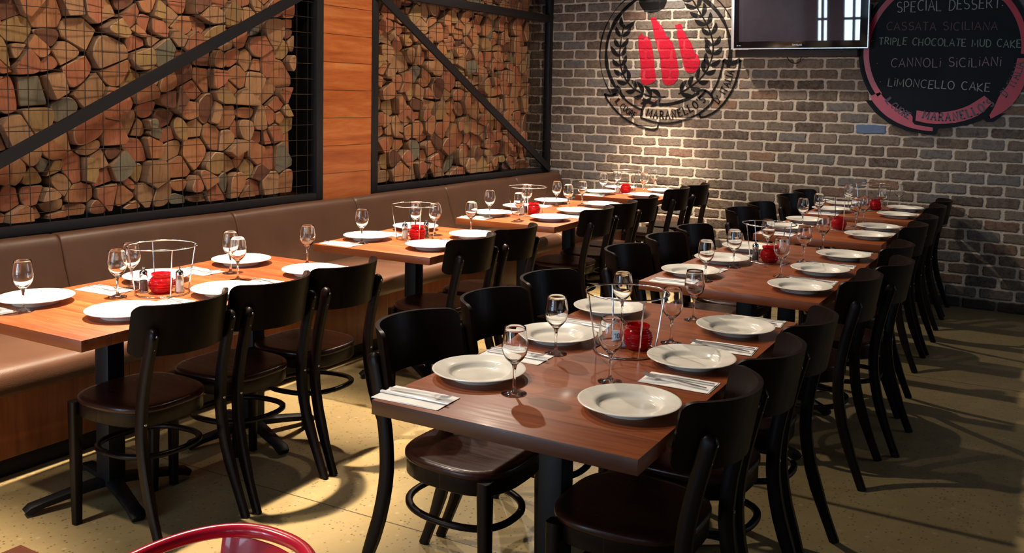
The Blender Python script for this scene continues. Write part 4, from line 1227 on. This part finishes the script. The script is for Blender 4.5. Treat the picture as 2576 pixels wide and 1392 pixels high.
for sx in (-1, 1):
    MB().tube([(sx * .170, -.046, .60), (sx * .175, -.05, .44), (sx * .205, -.07, 0)], [1, 1, .8], sect=RRECT(.012, .016, .4), up=(1, 0, 0)).build('leg', M['red_enamel'], rr)
    MB().tube([(sx * .150, .150, .44), (sx * .185, .215, 0)], [1, .8], sect=RRECT(.012, .016, .4), up=(1, 0, 0)).build('leg', M['red_enamel'], rr)
    MB().tube([(sx * .203, -.06, .2), (sx * .168, .185, .2)], .006, 8).build('side_brace', M['red_enamel'], rr)

# ------------------------------------------------------------------ light
w = bpy.data.worlds.new('World'); S.world = w; w.use_nodes = True
w.node_tree.nodes['Background'].inputs[0].default_value = (.55, .62, .75, 1); w.node_tree.nodes['Background'].inputs[1].default_value = .3
def light(kind, name, loc, energy, col, rot=(0, 0, 0), **kw):
    d = bpy.data.lights.new(name, kind); d.energy = energy; d.color = col
    for k, v in kw.items(): setattr(d, k, v)
    o = bpy.data.objects.new(name, d); COL.objects.link(o); o.location = loc; o.rotation_euler = rot
    return o
WARM = (1, .80, .58); FLOOD = (1, .85, .68)
LAMPS = [(1.20, -7.05), (1.20, -5.35), (1.18, -3.72), (1.16, -2.12), (1.10, -.62)]
for (x, y) in LAMPS:
    light('SPOT', 'downlight', (x, y, 3.05), 1200, WARM, spot_size=radians(46), spot_blend=.6, shadow_soft_size=.035)
    light('SPOT', 'downlight_flood', (x + .05, y, 3.05), 172, FLOOD, (0, radians(-15), 0), spot_size=radians(114), spot_blend=.6, shadow_soft_size=.035)
for (x, y, e) in [(.95, -5.1, 70), (.95, -3.9, 75), (.95, -2.2, 65), (.95, -1.2, 40)]:
    light('SPOT', 'wall_washer', (x, y, 3.05), e, WARM, (0, radians(24), 0), spot_size=radians(105), spot_blend=.8, shadow_soft_size=.04)
for (a, b), pw in zip(WIN, (300, 300, 58, 10, 10)):
    light('AREA', 'daylight', ((a + b) / 2, -11.62, 1.5), pw * (b - a), (.58, .79, 1.0), (radians(90), 0, 0), shape='RECTANGLE', size=b - a, size_y=2.4)

light('AREA', 'side_fill', (7.62, -1.75, 1.75), 26, (.66, .80, 1.0), (radians(90), 0, radians(90)), shape='RECTANGLE', size=2.5, size_y=1.7)  # added cool fill behind the unseen side window
# ------------------------------------------------------------------ camera
cam = bpy.data.cameras.new('Camera'); co = bpy.data.objects.new('Camera', cam); COL.objects.link(co)
f_, cy_, yaw, pit, rol = 2348.497714432804, 418.65242435156546, .5478603614995364, .0754949401590711, .019492855452322377
F = Vector((-sin(yaw) * cos(pit), cos(yaw) * cos(pit), -sin(pit))); Rt = Vector((cos(yaw), sin(yaw), 0)); U = Rt.cross(F)
r_ = Rt * cos(rol) + U * sin(rol); u_ = -Rt * sin(rol) + U * cos(rol)
co.matrix_world = Matrix(((r_.x, u_.x, -F.x, CAMX), (r_.y, u_.y, -F.y, CAMY), (r_.z, u_.z, -F.z, CAMZ), (0, 0, 0, 1)))
cam.sensor_width = 36; cam.lens = f_ / 2576 * 36; cam.shift_y = -(696 - cy_) / 2576
cam.clip_start = .05
S.camera = co
S.view_settings.view_transform = 'Standard'; S.view_settings.look = 'None'; S.view_settings.exposure = 0; S.view_settings.gamma = 1
S.view_settings.use_curve_mapping = False
